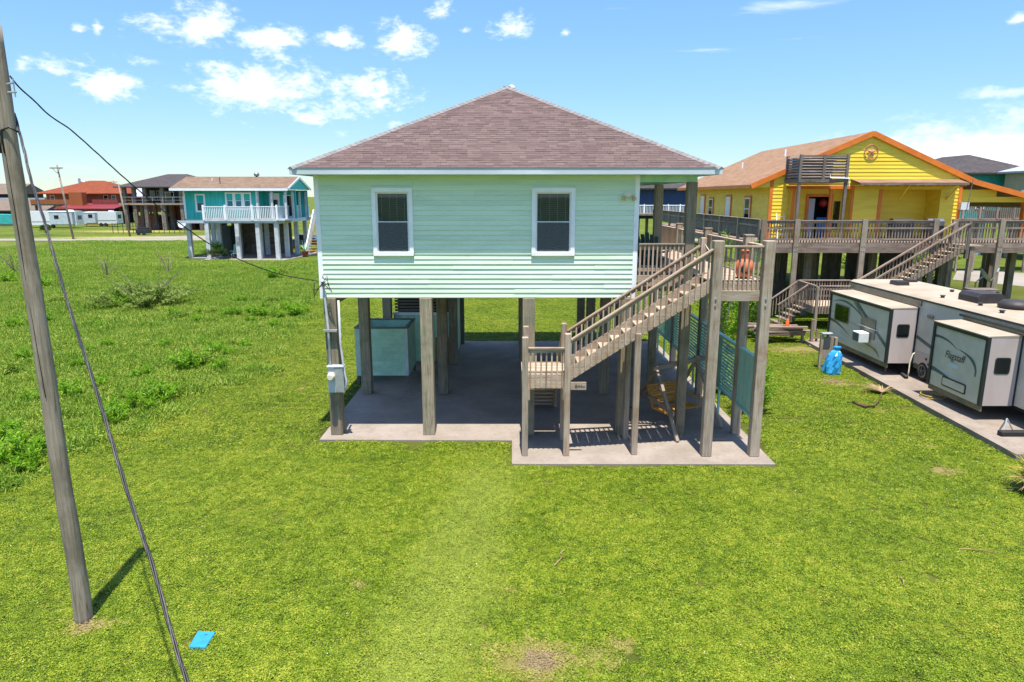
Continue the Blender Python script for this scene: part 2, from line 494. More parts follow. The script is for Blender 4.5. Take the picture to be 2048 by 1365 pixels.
def siding(wall, mat, u0, u1, z0, z1, expo, face, openings=(), axis='X', out=-1, t=.022, lens=None, clip=None, name='siding_board'):
    """lap boards on an upright wall; axis = direction the boards run; face = plane coordinate; out = sign of the outward normal"""
    n = max(1, round((z1 - z0) / expo)); e = (z1 - z0) / n
    for i in range(n):
        za, zb = z0 + i * e, z0 + (i + 1) * e
        a, b = (u0, u1) if clip is None else clip(za, zb)
        if b - a < .05: continue
        spans = [(a, b)]
        for (o0, o1, oz0, oz1) in openings:
            if zb <= oz0 + .01 or za >= oz1 - .01: continue
            ns = []
            for (s0, s1) in spans:
                if o1 <= s0 or o0 >= s1: ns.append((s0, s1)); continue
                if o0 > s0: ns.append((s0, o0))
                if o1 < s1: ns.append((o1, s1))
            spans = ns
        for (s0, s1) in spans:
            cuts = [s0]
            if lens:
                x = s0 + random.uniform(.3, 1) * lens
                while x < s1 - .5:
                    cuts.append(x); x += lens
            cuts.append(s1)
            for c0, c1 in zip(cuts[:-1], cuts[1:]):
                if c1 - c0 < .02: continue
                h = (c1 - c0) / 2 - (.0015 if len(cuts) > 2 else 0)
                sag = random.uniform(0, .006)
                key = ('lap', round(h, 3), round(e, 4), axis, out, mat, round(t, 4))
                me = BOX.get(key)
                if me is None:
                    prof = [(0, 0), (out * t, 0), (out * t * .25, e * 1.0), (0, e * 1.0)]
                    mb = MB(); mb.prism(prof, axis, -h, h)
                    me = bpy.data.meshes.new('lap'); me.from_pydata(mb.v, [], mb.f); me.materials.append(gm(mat, (2, 1, 1))); BOX[key] = me
                o = bpy.data.objects.new(name, me)
                m = (c0 + c1) / 2
                link(o, wall, (m, face + out * sag, za) if axis == 'X' else (face + out * sag, m, za))
                if lens: o.rotation_euler = (random.uniform(-.012, .012), 0, random.uniform(-1, 1) * .004 / max(.6, c1 - c0))

def window(parent, x0, x1, z0, z1, y, trim='white_trim', tw=.1, kind='double', mull=0, out=-1, blind=True, proud=.05):
    """window in a wall that faces -Y (the camera); outer size of the trim is given"""
    mb = MB(); d0, d1 = y - proud, y + .06
    mb.box((x0, d0, z0), (x0 + tw, d1, z1)); mb.box((x1 - tw, d0, z0), (x1, d1, z1))
    mb.box((x0 + tw, d0, z1 - tw), (x1 - tw, d1, z1)); mb.box((x0 - .0, d0 - .015, z0), (x1, d1, z0 + tw * .9))
    w = mb.build(parent, 'window', trim)
    ix0, ix1, iz0, iz1 = x0 + tw, x1 - tw, z0 + tw * .9, z1 - tw
    zm = (iz0 + iz1) / 2; s = .042
    for k, (a, b, yy) in enumerate(((iz0, zm + .02, y - .02), (zm - .02, iz1, y + .012))):
        m = MB()
        m.box((ix0, yy, a), (ix0 + s, yy + .03, b)); m.box((ix1 - s, yy, a), (ix1, yy + .03, b))
        m.box((ix0 + s, yy, a), (ix1 - s, yy + .03, a + s)); m.box((ix0 + s, yy, b - s), (ix1 - s, yy + .03, b))
        if mull and k == 1:
            for j in range(1, mull): m.box((ix0 + (ix1 - ix0) * j / mull - .012, yy + .004, a + s), (ix0 + (ix1 - ix0) * j / mull + .012, yy + .022, b - s))
            m.box((ix0 + s, yy + .005, (a + b) / 2 - .012), (ix1 - s, yy + .021, (a + b) / 2 + .012))
        m.build(w, 'sash', 'vinyl')
        g = MB(); g.box((ix0 + s, yy + .012, a + s), (ix1 - s, yy + .018, b - s)); g.build(w, 'pane', 'glass')
    if blind: g = MB(); g.box((ix0 + s, y - .028, iz0 + s * .5), (ix1 - s, y - .024, zm)); g.build(w, 'insect_screen', 'screen_mesh')
    if blind:
        m = MB(); z = iz0 + .05
        while z < iz1 - .06:
            m.add([(ix0 + .03, y + .075, z), (ix1 - .03, y + .075, z), (ix1 - .03, y + .105, z + .016), (ix0 + .03, y + .105, z + .016)], [(0, 1, 2, 3)])
            z += .05
        for q in (.15, .4, .62, .85):
            xx = ix0 + (ix1 - ix0) * q; m.box((xx - .004, y + .085, iz0 + .03), (xx + .004, y + .092, iz1 - .03))
        m.box((ix0 + .02, y + .07, iz1 - .05), (ix1 - .02, y + .11, iz1 - .01))
        m.build(w, 'blind', 'blind')
    return w

def shingle_slope(roof, matn, a, b, c, d, courses, w, nparts, t=.011):
    """shingle tabs on a slope a-b (eave) to d-c (top edge, may be a point); the lowest nparts are parts, the rest one stuff mesh"""
    a, b, c, d = [Vector(q) for q in (a, b, c, d)]
    n = (b - a).cross(d - a).normalized()
    if n.z < 0: n = -n
    ux = (b - a).normalized(); vx = n.cross(ux)
    if vx.z < 0: vx = -vx
    rows = []
    stuff = MB(); made = 0; cache = {}
    R = Matrix((ux, vx, n)).transposed()
    wd = [w * .6, w * .8, w, w * 1.25]; slope = (d - a).dot(vx); e = slope / courses
    for i in range(courses):
        f = i / courses; p, q = a.lerp(d, f), b.lerp(c, f); p2, q2 = a.lerp(d, (i + 1) / courses), b.lerp(c, (i + 1) / courses)
        u = 0.0; tot = (q - p).length
        s0 = (p2 - p).dot(ux); s1 = (q2 - q).dot(ux)
        first = True; u = 0
        while u < tot - .01:
            k = random.randrange(4); ww = wd[k]
            if first: ww *= random.uniform(.3, 1); first = False; k = -1
            if u + ww > tot: ww = tot - u; k = -1
            th = t * random.choice((.45, .6, 1.0))
            inside = u > max(0, s0) and u + ww < tot + min(0, s1)
            if made < nparts and k >= 0 and inside:
                key = (k, round(th, 4))
                me = cache.get(key)
                if me is None:
                    h = ww / 2 - .002
                    m = MB(); m.add([(-h, 0, 0), (h, 0, 0), (h, e * 1.06, 0), (-h, e * 1.06, 0), (-h, 0, th), (h, 0, th), (h, e * 1.06, .001), (-h, e * 1.06, .001)],
                                    [(4, 5, 6, 7), (0, 1, 5, 4), (1, 2, 6, 5), (3, 0, 4, 7)])
                    me = bpy.data.meshes.new('shingle'); me.from_pydata(m.v, [], m.f); me.materials.append(MATS[matn]); cache[key] = me
                o = bpy.data.objects.new('shingle', me)
                link(o, roof, p + ux * (u + ww / 2) + n * .004); o.rotation_euler = R.to_euler(); made += 1
            else:
                x0, x1 = u + .002, u + ww - .002
                ft = lambda x, top: min(max(x, s0 if top else 0), tot + (s1 if top else 0))
                vs = [p + ux * x0 + n * .004, p + ux * x1 + n * .004, p + ux * ft(x1, 1) + vx * e + n * .004, p + ux * ft(x0, 1) + vx * e + n * .004]
                vs += [vs[0] + n * th, vs[1] + n * th, vs[2] + n * .002, vs[3] + n * .002]
                stuff.add(vs, [(4, 5, 6, 7), (0, 1, 5, 4), (1, 2, 6, 5), (3, 0, 4, 7)])
            u += ww
    if stuff.v: tag(stuff.build(roof, 'shingle_field', matn), kind='stuff')

def text_mesh(parent, name, mat, s, size, org, ux, uz, depth=.004, shear=0.0, sq=1.0):
    cu = bpy.data.curves.new('txt', 'FONT'); cu.body = s; cu.size = size; cu.align_x = 'CENTER'; cu.align_y = 'CENTER'; cu.shear = shear
    to = bpy.data.objects.new('txt', cu); COL.objects.link(to)
    bpy.context.view_layer.update()
    me = bpy.data.meshes.new_from_object(to.evaluated_get(bpy.context.evaluated_depsgraph_get()))
    bpy.data.objects.remove(to)
    ux, uz, org = Vector(ux), Vector(uz), Vector(org)
    for v in me.vertices: v.co = ux * v.co.x * sq + uz * v.co.y
    me.materials.clear(); me.materials.append(gm(mat))
    return link(bpy.data.objects.new(name, me), parent, org)

def dup(root, loc, rotz=0.0, scale=1.0, label=None, group=None):
    r = root.copy(); COL.objects.link(r); r.location = loc; r.rotation_euler = (0, 0, rotz); r.scale = (scale,) * 3
    if label: r['label'] = label
    if group: r['group'] = group
    for ch in list(root.children):
        c = ch.copy(); COL.objects.link(c); c.parent = r
        for g in list(ch.children):
            d = g.copy(); COL.objects.link(d); d.parent = c
    return r
# ------------------------------------------------------------------ the ground
def wear(t, pos, col):
    """dry and bare patches, each with a shape of its own"""
    sp = t.node('ShaderNodeSeparateXYZ'); t.l.new(pos, sp.inputs[0])
    n = t.noise(pos, 1.7, 6, .65); n2 = t.noise(pos, 7.0, 4, .6)
    acc = None
    for (px, py, rx, ry, a) in WEAR:
        d = t.math('ADD', t.math('POWER', t.math('DIVIDE', t.math('SUBTRACT', sp.outputs[0], px), rx), 2.0), t.math('POWER', t.math('DIVIDE', t.math('SUBTRACT', sp.outputs[1], py), ry), 2.0))
        v = t.math('SUBTRACT', a, t.math('SQRT', d))
        acc = v if acc is None else t.math('MAXIMUM', acc, v)
    v = t.math('ADD', acc, t.math('ADD', t.math('MULTIPLY', t.math('SUBTRACT', n, .5), 1.6), t.math('MULTIPLY', t.math('SUBTRACT', n2, .5), 1.2)))
    dry = t.smooth(v, .1, .6)
    xs_ = t.math('ABSOLUTE', t.math('ADD', sp.outputs[0], t.math('MULTIPLY_ADD', sp.outputs[1], -.11, 2.2)))
    strip = t.math('MULTIPLY', t.smooth(t.math('ADD', xs_, t.math('MULTIPLY', t.math('SUBTRACT', n, .5), 1.6)), 1.3, .2), t.smooth(sp.outputs[1], 17.5, 14.0))
    col = t.mix(t.math('MULTIPLY', strip, .5), col, L('9aa748'))
    bare = t.smooth(v, .55, .95)
    col = t.mix(t.math('MULTIPLY', dry, .7), col, L('a59a58'))
    return t.mix(t.math('MULTIPLY', bare, .85), col, L('9c876c'))
_w = [(1080, 1320, 1.2, .6, 1.0), (1250, 1290, .5, .4, .7), (1890, 942, .6, .5, .9), (1775, 880, .5, .35, .7), (1670, 765, .9, .8, 1.0), (175, 1250, .7, .35, .9),
      (600, 780, .5, 1.6, .5), (330, 300 + 180, 1, 1, .2), (1590, 700, 2.2, 1.3, .9), (1000, 1180, 1.0, .8, .35), (720, 1170, .4, .4, .45), (1760, 820, .5, .5, .6), (1860, 895, .4, .3, .7)]
WEAR = [(gp(x, y).x, gp(x, y).y, rx, ry, a) for (x, y, rx, ry, a) in _w if y > 500]
WEAR_FAR = [(-48, 108, 30, 5, 1.1), (-70, 128, 16, 7, .9), (-42, 92, 6, 3, .8)]
def ground_mat(name):
    m, t, bs, out = base_mat(name)
    ge = t.node('ShaderNodeNewGeometry'); pos = ge.outputs['Position']
    n1 = t.noise(pos, .11, 5, .6); n2 = t.noise(pos, .9, 5, .65); n3 = t.noise(pos, 14.0, 4, .6)
    v = t.math('ADD', t.math('MULTIPLY', n1, .45), t.math('ADD', t.math('MULTIPLY', n2, .3), t.math('MULTIPLY', n3, .3)))
    col = t.ramp(v, [(.36, L('3a4a18')), (.47, L('4b5b1e')), (.56, L('5c6826')), (.66, L('787642'))])
    global WEAR
    keep = WEAR; WEAR = WEAR + WEAR_FAR
    col = wear(t, pos, col)
    WEAR = keep
    sp_ = t.node('ShaderNodeSeparateXYZ'); t.l.new(pos, sp_.inputs[0])
    col = t.mix(t.math('MULTIPLY', t.math('MULTIPLY', t.smooth(sp_.outputs[1], 62.0, 48.0), t.smooth(sp_.outputs[1], 2.0, 6.0)), .45), col, L('3d3a1a'))      # thatch and soil under the standing grass
    t.l.new(col, bs.inputs['Base Color'])
    bs.inputs['Roughness'].default_value = 1; bs.inputs['Specular IOR Level'].default_value = .1
    b = t.node('ShaderNodeBump'); b.inputs['Strength'].default_value = .6; b.inputs['Distance'].default_value = .08
    t.l.new(n3, b.inputs['Height']); t.l.new(b.outputs[0], bs.inputs['Normal'])
ground_mat('ground_mat')
gr = MB(); gr.add([(-3000, -3000, 0), (3000, -3000, 0), (3000, 4500, 0), (-3000, 4500, 0)], [(0, 1, 2, 3)])
tag(gr.build(None, 'ground', 'ground_mat', (0, 0, 0)), kind='structure')
tag(poly_sheet('road', 'road_mat', [(-260, 101.5), (-24, 100.5), (60, 100.0), (60, 104.2), (-24, 105.0), (-260, 106.0)], .02, .02), kind='structure')
tag(poly_sheet('driveway', 'road_mat', [(-66, 106.2), (-44, 106.0), (-36, 112), (-40, 117), (-52, 113.5)], .014, .014), kind='structure')
tag(poly_sheet('driveway', 'road_mat', [(gp(1915, 540).x, gp(1915, 540).y), (gp(1905, 560).x, gp(1905, 560).y), (44, 37.5), (60, 37.5), (60, 46)], .02, .02), kind='structure')
SLAB = [(-5.13, 17.24), (0.0, 17.18), (0.0, 15.56), (6.38, 15.53), (6.40, 29.9), (-5.13, 29.9)]
tag(poly_sheet('carport_slab', 'concrete', SLAB, .05, .2), kind='structure')
RVPAD = [(12.45, 15.9), (17.6, 15.9), (17.9, 31.5), (12.95, 29.6)]
tag(poly_sheet('trailer_pad', 'concrete2', RVPAD, .16, .3), kind='structure')

# ------------------------------------------------------------------ the pale green house
RX0, RX1, RY0, RY1 = -5.41, 5.11, 17.14, 30.3
RC = (RX0 + RX1) / 2; RH = (RX1 - RX0) / 2
ZE, ZP = 7.07, 9.72
HX0, HX1, HY0, HY1, HZ0, HZ1 = -4.97, 3.2, 17.62, 29.6, 3.80, 6.92
house = thing('stilt_house', 'pale green stilt house with mauve hip roof above the concrete slab', 'house', (RC, 23.5, 0.05))
# walls
wf = bx(house, 'front_wall', 'green_paint', (HX0 + .02, HY0 + .012, HZ0), (HX1 - .02, HY0 + .12, HZ1))
# cut real openings: the front wall becomes a set of panels round the two windows
WINS = [(-3.545, -2.515, 4.90, 6.60), (0.50, 1.60, 4.90, 6.60)]
bpy.data.objects.remove(wf)
mb = MB(); yA, yB = HY0 + .004, HY0 + .12
xs = [HX0 + .02] + [v for w in WINS for v in (w[0] + .06, w[1] - .06)] + [HX1 - .02]
for i in range(len(xs) - 1):
    if i % 2 == 0: mb.box((xs[i], yA, HZ0), (xs[i + 1], yB, HZ1))
    else:
        mb.box((xs[i], yA, HZ0), (xs[i + 1], yB, 4.96)); mb.box((xs[i], yA, 6.54), (xs[i + 1], yB, HZ1))
wf = mb.build(house, 'front_wall', 'green_paint')
siding(wf, 'green_paint', HX0 + .09, HX1 - .09, HZ0 + .02, HZ1 - .01, .1245, HY0 + .004, [(a, b, c, d) for (a, b, c, d) in WINS], lens=3.66, t=.026)
for nm, lo, hi in (('side_wall', (HX0 + .02, HY0 + .12, HZ0), (HX0 + .12, HY1, HZ1)), ('side_wall', (HX1 - .12, HY0 + .12, HZ0), (HX1 - .02, HY1, HZ1)), ('back_wall', (HX0 + .12, HY1 - .1, HZ0), (HX1 - .12, HY1, HZ1))):
    bx(house, nm, 'green_paint', lo, hi)
bx(house, 'floor_frame', 'bounce_ceiling', (HX0 + .14, HY0 + .13, HZ0 + .06), (HX1 - .14, HY1 - .12, HZ0 + .3))  # floor underside kept pale to throw light back down
bx(house, 'dark_room_sheet', 'unlit_interior', (HX0 + .13, HY0 + 1.2, HZ0 + .31), (HX1 - .13, HY0 + 1.25, HZ1 - .02))  # near-black sheet in place of the unlit room behind the windows
for x in (HX0, HX1 - .1):
    bx(house, 'corner_board', 'white_trim', (x, HY0 - .032, HZ0 - .01), (x + .1, HY0 + .003, HZ1 - .002), .004)
for x in (HX0 - .018, HX1 + .002 - .002):
    bx(house, 'corner_board', 'white_trim', (x, HY0 - .028, HZ0 - .01), (x + .018, HY0 + .09, HZ1 - .002))
for w in WINS: window(house, w[0], w[1], w[2], w[3], HY0 - .012, tw=.1, proud=.045)
# flood light
fl = MB(); cx, cz = 2.93, 6.42
fl.prism([(cx - .12, cz - .05), (cx + .12, cz - .05), (cx + .13, cz + .03), (cx + .06, cz + .07), (cx - .06, cz + .07), (cx - .13, cz + .03)], 'Y', HY0 - .075, HY0 - .02)
fo = fl.build(house, 'flood_light', 'cream')
for sx_ in (-1, 1):
    l = MB(); p = Vector((cx + sx_ * .09, HY0 - .08, cz - .03))
    q = p + Vector((sx_ * .05, -.06, -.07))
    l.tube([p, p.lerp(q, .45), p.lerp(q, .6), q], [.03, .032, .052, .06], 10); l.build(fo, 'lamp_head', 'tan_lamp', smooth=False)
# roof body
sl = (ZP - ZE) / RH
ya, yb = RY0 + RH, RY1 - RH
rm = MB()
th = .05
def up(z): return z
V = [(RX0, RY0, ZE), (RX1, RY0, ZE), (RX1, RY1, ZE), (RX0, RY1, ZE), (RC, ya, ZP), (RC, yb, ZP)]
V += [(x, y, z - .1) for (x, y, z) in V[:4]]
rm.add(V, [(0, 1, 4), (1, 2, 5, 4), (2, 3, 5), (3, 0, 4, 5), (0, 6, 7, 1), (1, 7, 8, 2), (2, 8, 9, 3), (3, 9, 6, 0), (6, 9, 8, 7)])
roof = rm.build(house, 'roof', 'shingle_tex', (RC, RY0, ZE))
shingle_slope(roof, 'shingle', (RX0 - .01, RY0 - .012, ZE), (RX1 + .01, RY0 - .012, ZE), (RC, ya, ZP), (RC, ya, ZP), 43, .26, 300)
for sgn, xe in ((-1, RX0), (1, RX1)):
    for ye, yt in ((RY0, ya),):
        m = MB(); A = Vector((xe, ye, ZE)); B = Vector((RC, yt, ZP)); n = 48
        for i in range(n):
            p = A.lerp(B, i / n); q = A.lerp(B, (i + 1.15) / n) if i < n - 1 else B
            hs_ = Vector((sgn * -1, 1, 0)).normalized(); side = Vector((hs_.y, -hs_.x, 0))
            zt = .03
            dn = Vector((0, 0, -.072)) * .85
            vs = [p + Vector((0, 0, zt)), p + side * .15 + dn + Vector((0, 0, zt)), p - side * .15 + dn + Vector((0, 0, zt)), q + Vector((0, 0, .022)), q + side * .15 + dn + Vector((0, 0, .022)), q - side * .15 + dn + Vector((0, 0, .022))]
            m.add(vs, [(0, 1, 4, 3), (2, 0, 3, 5)])
        m.build(roof, 'hip_cap', 'hip_cap')
m = MB()
for i in range(12): m.box((RC - .12, ya + .05 + i * .2, ZP - .01), (RC + .12, ya + .24 + i * .2, ZP + .03))
m.build(roof, 'ridge_cap', 'hip_cap')
m = MB(); m.lathe((RC + .14, ya + .3, ZP - .02), [(.1, 0), (.11, .03), (.095, .08), (.05, .11), (.02, .12)], 14); m.build(roof, 'roof_vent', 'white_trim', smooth=True)
# fascia, soffit
FZ0, FZ1 = 6.915, 7.06
bx(house, 'fascia_board', 'fascia_white', (RX0 - .02, RY0 - .022, FZ0), (RX1 + .02, RY0 + .005, FZ1))
for x in (RX0 - .022, RX1 - .005): bx(house, 'fascia_board', 'fascia_white', (x, RY0 + .006, FZ0), (x + .027, RY1, FZ1))
bx(house, 'drip_edge', 'hip_cap', (RX0 - .03, RY0 - .034, FZ1 + .002), (RX1 + .03, RY0 + .02, FZ1 + .02))
bx(house, 'soffit', 'soffit', (RX0 + .01, RY0 + .007, 6.93), (RX1 - .01, RY1 - .03, 6.955))
bx(house, 'frieze_board', 'green_paint', (HX0 + .1, HY0 - .022, 6.80), (HX1 - .1, HY0 + .003, 6.928))
# porch at the right side
bx(house, 'porch_beam', 'green_dark', (HX1 + .02, HY0 - .02, 6.74), (4.66, HY0 + .12, 6.928))
bx(house, 'porch_beam', 'green_dark', (4.45, HY0 + .13, 6.74), (4.62, HY1, 6.928))
PW = .24
for y in (17.66, 21.6, 25.6, 29.4):
    bx(house, 'porch_post', 'pilewood', (4.42, y - .12, 0.05), (4.42 + PW, y + .12, 6.738), .01)
# pilings
for y in (17.74, 21.66, 25.7, 29.4):
    for x in (-4.75, -2.25, 0.44, 3.0):
        w = .16
        bx(house, 'piling', 'pilewood', (x - w, y - w, .05), (x + w, y + w, HZ0 + (.005 if y > 17.8 else -.002)), .012)
for x in (-4.75, -2.25, .44, 3.0): bx(house, 'girder', 'pilewood', (x - .09, 17.95, HZ0 - .22), (x + .09, 29.2, HZ0 + .058))
# store room under the house
bx(house, 'storeroom_wall', 'green_dark', (-4.56, 25.9, .1), (-2.25, 26.0, 1.92))
for i in range(7): bx(house, 'panel_batten', 'green_dark', (-4.5 + i * .36, 25.885, .12), (-4.485 + i * .36, 25.899, 1.9))
bx(house, 'storeroom_rail', 'white_trim', (-4.58, 25.87, 1.925), (-2.25, 25.99, 2.02))
bx(house, 'storeroom_wall', 'green_dark', (-2.35, 26.02, .1), (-2.25, 29.2, 3.78))
lv = MB()
for i in range(14): lv.box((-4.5, 25.93, 2.06 + i * .12), (-2.3, 25.96, 2.14 + i * .12))
lv.build(house, 'louvre', 'darkwood'); bx(house, 'storeroom_dark_sheet', 'unlit_interior', (-4.5, 26.6, .1), (-2.4, 26.7, 3.78))  # last sheet is near-black, for the dark behind the louvres
bx(house, 'plywood_patch', 'freshwood', (-2.98, 25.84, .06), (-2.45, 25.872, 1.05))

# outdoor shower box
sh = thing('shower_stall', 'open topped green siding shower stall with dark brown rim under the house', 'shower stall', (-4.45, 23.7, .05))
SX0, SX1, SY0, SY1, SZ0, SZ1 = -5.36, -3.57, 22.85, 24.6, .32, 1.98
for nm, lo, hi in (('panel', (SX0, SY0, SZ0), (SX1, SY0 + .06, SZ1)), ('panel', (SX0, SY1 - .06, SZ0), (SX1, SY1, SZ1)), ('panel', (SX0, SY0 + .061, SZ0), (SX0 + .06, SY1 - .061, SZ1)), ('panel', (SX1 - .06, SY0 + .061, SZ0), (SX1, SY1 - .061, SZ1))):
    o = bx(sh, nm, 'green_dark', lo, hi)
    if lo[1] == SY0 and nm == 'panel' and hi[1] == SY0 + .06: siding(o, 'green_dark', SX0 + .08, SX1 - .1, SZ0 + .01, SZ1 - .01, .122, SY0, t=.03)
for x in (SX0 - .002, SX1 - .098): bx(sh, 'corner_trim', 'fascia_white', (x, SY0 - .026, SZ0), (x + .1, SY0 - .001, SZ1))
for lo, hi in (((SX0 - .03, SY0 - .04, SZ1 + .001), (SX1 + .03, SY0 + .09, SZ1 + .04)), ((SX0 - .03, SY1 - .09, SZ1 + .001), (SX1 + .03, SY1 + .03, SZ1 + .04)), ((SX0 - .03, SY0 + .091, SZ1 + .001), (SX0 + .09, SY1 - .091, SZ1 + .04)), ((SX1 - .09, SY0 + .091, SZ1 + .001), (SX1 + .03, SY1 - .091, SZ1 + .04))):
    bx(sh, 'rim', 'darkwood', lo, hi)
for x in (SX0 + .05, SX1 - .05):
    for y in (SY0 + .05, SY1 - .05): bx(sh, 'leg', 'darkwood', (x - .045, y - .045, .05 if x > -5 else 0), (x + .045, y + .045, SZ0 - .001))

# electric meter on the front left piling
em = thing('electric_meter', 'grey electric meter box with conduits on the front left piling', 'electric meter', (-4.66, 17.5, 1.31))
b = MB(); b.box((-4.85, 17.39, 1.31), (-4.44, 17.578, 2.0)); box_o = b.build(em, 'meter_box', 'grey_box')
bx(em, 'box_cover', 'galv', (-4.66, 17.372, 1.325), (-4.45, 17.389, 1.985)); bx(em, 'box_lid', 'grey_box', (-4.87, 17.36, 2.001), (-4.42, 17.58, 2.025))
b = MB(); b.tube([(-4.755, 17.389, 1.76), (-4.755, 17.34, 1.76), (-4.755, 17.32, 1.76), (-4.755, 17.25, 1.76), (-4.755, 17.235, 1.76)], [.1, .1, .085, .085, .07], 18); b.build(em, 'meter_dial', 'cream', smooth=False)
b = MB(); b.tube([(-4.8, 17.5, 2.02), (-4.8, 17.5, 3.0), (-4.84, 17.5, 3.78), (-4.86, 17.5, 4.12)], .032, 10); b.build(em, 'conduit', 'pvc', smooth=True)
b = MB(); b.tube([(-4.86, 17.5, 4.12), (-4.86, 17.5, 4.2), (-4.86, 17.46, 4.26), (-4.86, 17.4, 4.24)], [.05, .055, .05, .04], 10); b.tube([(-4.86, 17.52, 4.2), (-4.87, 17.52, 4.55)], .018, 8); b.build(em, 'weatherhead', 'pvc', smooth=True)
b = MB(); b.tube([(-4.5, 17.52, 3.75), (-4.5, 17.5, 2.6), (-4.43, 17.45, 1.9), (-4.37, 17.42, 1.62), (-4.38, 17.42, 1.45), (-4.44, 17.46, 1.4)], .03, 10); b.build(em, 'conduit', 'pvc', smooth=True)
bx(em, 'strap', 'galv', (-4.93, 17.46, 2.93), (-4.57, 17.56, 2.98))
b = MB()
for k in range(3):
    pts = [Vector((-4.86 + random.uniform(-.02, .02), 17.42, 4.24)), Vector((-4.7 + .05 * k, 17.35, 4.08 - .05 * k)), Vector((-4.72, 17.4, 4.4 - .1 * k)), Vector((-4.95, 17.4, 4.1)), Vector((-5.1, 17.42, 4.0 - .08 * k)), Vector((-5.08, 17.5, 4.3))]
    fine = []
    for i in range(len(pts) - 1):
        for j in range(5): fine.append(pts[i].lerp(pts[i + 1], j / 5))
    b.tube(fine, .007, 6)
b.build(em, 'drip_loop', 'cable_black', smooth=True)
# ------------------------------------------------------------------ the stairs and deck of the green house
DZ, LZ = 4.42, 2.15
st = thing('stair_deck', 'weathered wooden deck and staircase on the right of the pale green house', 'staircase', (3.6, 17.2, .05))
# posts
for (x, y, w, z1) in ((.32, 16.12, .15, 3.07), (1.35, 16.12, .15, 3.16), (.36, 17.27, .14, 3.12), (1.34, 17.27, .14, 3.2), (3.06, 16.2, .15, 3.15), (3.02, 17.27, .14, 3.1)):
    bx(st, 'post', 'postwood' if z1 < 3.14 else 'deckwood', (x - w / 2, y - w / 2, .05), (x + w / 2, y + w / 2, z1), .012)
for (x, y, z1) in ((4.84, 16.12, 5.38), (6.03, 16.12, 5.38), (6.1, 17.75, 5.4), (6.1, 21.5, 5.4), (6.1, 25.2, 5.4), (6.1, 29.0, 5.4)):
    w = .24 if y < 17 else .22
    o = bx(st, 'deck_post', 'postwood', (x - w / 2, y - w / 2, .05), (x + w / 2, y + w / 2, z1), .014)
    if y < 17:
        for z in (4.02, 3.86):
            m = MB(); m.tube([(x - .02, y - w / 2 + .002, z), (x - .02, y - w / 2 - .022, z)], .024, 8); m.build(o, 'bolt', 'galv')
bx(st, 'stair_post', 'deckwood', (4.74, 17.2, 4.45), (4.87, 17.33, 5.38), .012)
# lower landing
lp = None
for i in range(8):
    y0 = 16.22 + i * .146
    bx(st, 'landing_plank', 'deckwood', (.24, y0, LZ - .035), (1.46, y0 + .14, LZ), .004)
for z0 in (1.955, 1.77): bx(st, 'landing_fascia', 'deckwood', (.395, 16.175, z0), (1.275, 16.215, z0 + .18), .004)
bx(st, 'landing_fascia', 'deckwood', (.245, 16.22, 1.77), (.285, 17.19, 2.11)); bx(st, 'landing_fascia', 'deckwood', (1.42, 16.22, 1.77), (1.46, 17.19, 2.11))
for x in (.42, 1.27): bx(st, 'block', 'deckwood', (x - .02, 16.14, 1.48), (x + .02, 16.24, 1.765))
rl = bx(st, 'landing_rail', 'deckwood', (.396, 16.09, 2.77), (1.274, 16.19, 2.81), .006)
bx(st, 'landing_rail', 'deckwood', (.396, 16.13, 2.68), (1.274, 16.165, 2.765))
for i in range(7):
    x = .45 + i * .13
    bx(rl, 'baluster', 'deckwood', (x - .019, 16.132, 1.80), (x + .019, 16.1745, 2.679), 0)
# main flight
slope = (DZ - LZ) / (4.8 - 1.36)
def zl(x): return LZ + (x - 1.36) * slope
for y in (16.22, 17.2):
    m = MB(); xa, xb = 1.42, 4.74
    m.prism([(xa, zl(xa) + .10), (xb, zl(xb) + .10), (xb, zl(xb) - .24), (xa, zl(xa) - .24)], 'Y', y - .02, y + .02)
    m.build(st, 'stringer', 'deckwood')
NR = 12; rise = (DZ - LZ) / NR; run = (4.8 - 1.36) / NR
for i in range(1, NR):
    z = LZ + i * rise; x = 1.36 + i * run
    bx(st, 'tread', 'deckwood', (x - .02, 16.241, z - .04), (x + .135, 17.179, z), .004)
    bx(st, 'tread', 'deckwood', (x + .14, 16.241, z - .04), (x + .285, 17.179, z), .004)
for y, tone in ((16.13, 'deckwood'), (17.28, 'deckwood')):
    p, q = Vector((1.43, y, zl(1.43) + .80)), Vector((4.73, y, zl(4.73) + .80))
    hr = beam(st, 'handrail', tone, p, q, .14 if y < 17 else .12, .04, .006)
    beam(st, 'subrail', tone, p + Vector((0, .03, -.07)), q + Vector((0, .03, -.07)), .038, .09)
    n = 24
    for i in range(n):
        x = 1.52 + i * (4.66 - 1.52) / (n - 1)
        yb = y + (.048 if y < 17 else -.038)
        bx(hr, 'baluster', 'deckwood', (x - .019, yb - .019, zl(x) - .2), (x + .019, yb + .019 + (.003 if y < 17 else 0), zl(x) + .745), 0)
# lower flight, going down away from the camera
for x in (.44, 1.25):
    m = MB(); m.prism([(17.2, LZ - .02), (17.2, LZ - .3), (20.1, .06), (20.4, .06), (20.3, .25)], 'X', x - .02, x + .02); m.build(st, 'stringer', 'deckwood')
for i in range(1, 11):
    z = LZ - i * (LZ - .05) / 11; y = 17.36 + i * .265
    bx(st, 'tread', 'deckwood', (.461, y - .13, z - .04), (1.229, y + .13, z), .004)
for x in (.37, 1.33):
    beam(st, 'handrail', 'deckwood', (x, 17.36, 3.0), (x, 20.2, .95), .1, .04)
    bx(st, 'post', 'deckwood', (x - .05, 20.15, .05), (x + .05, 20.25, 1.05))
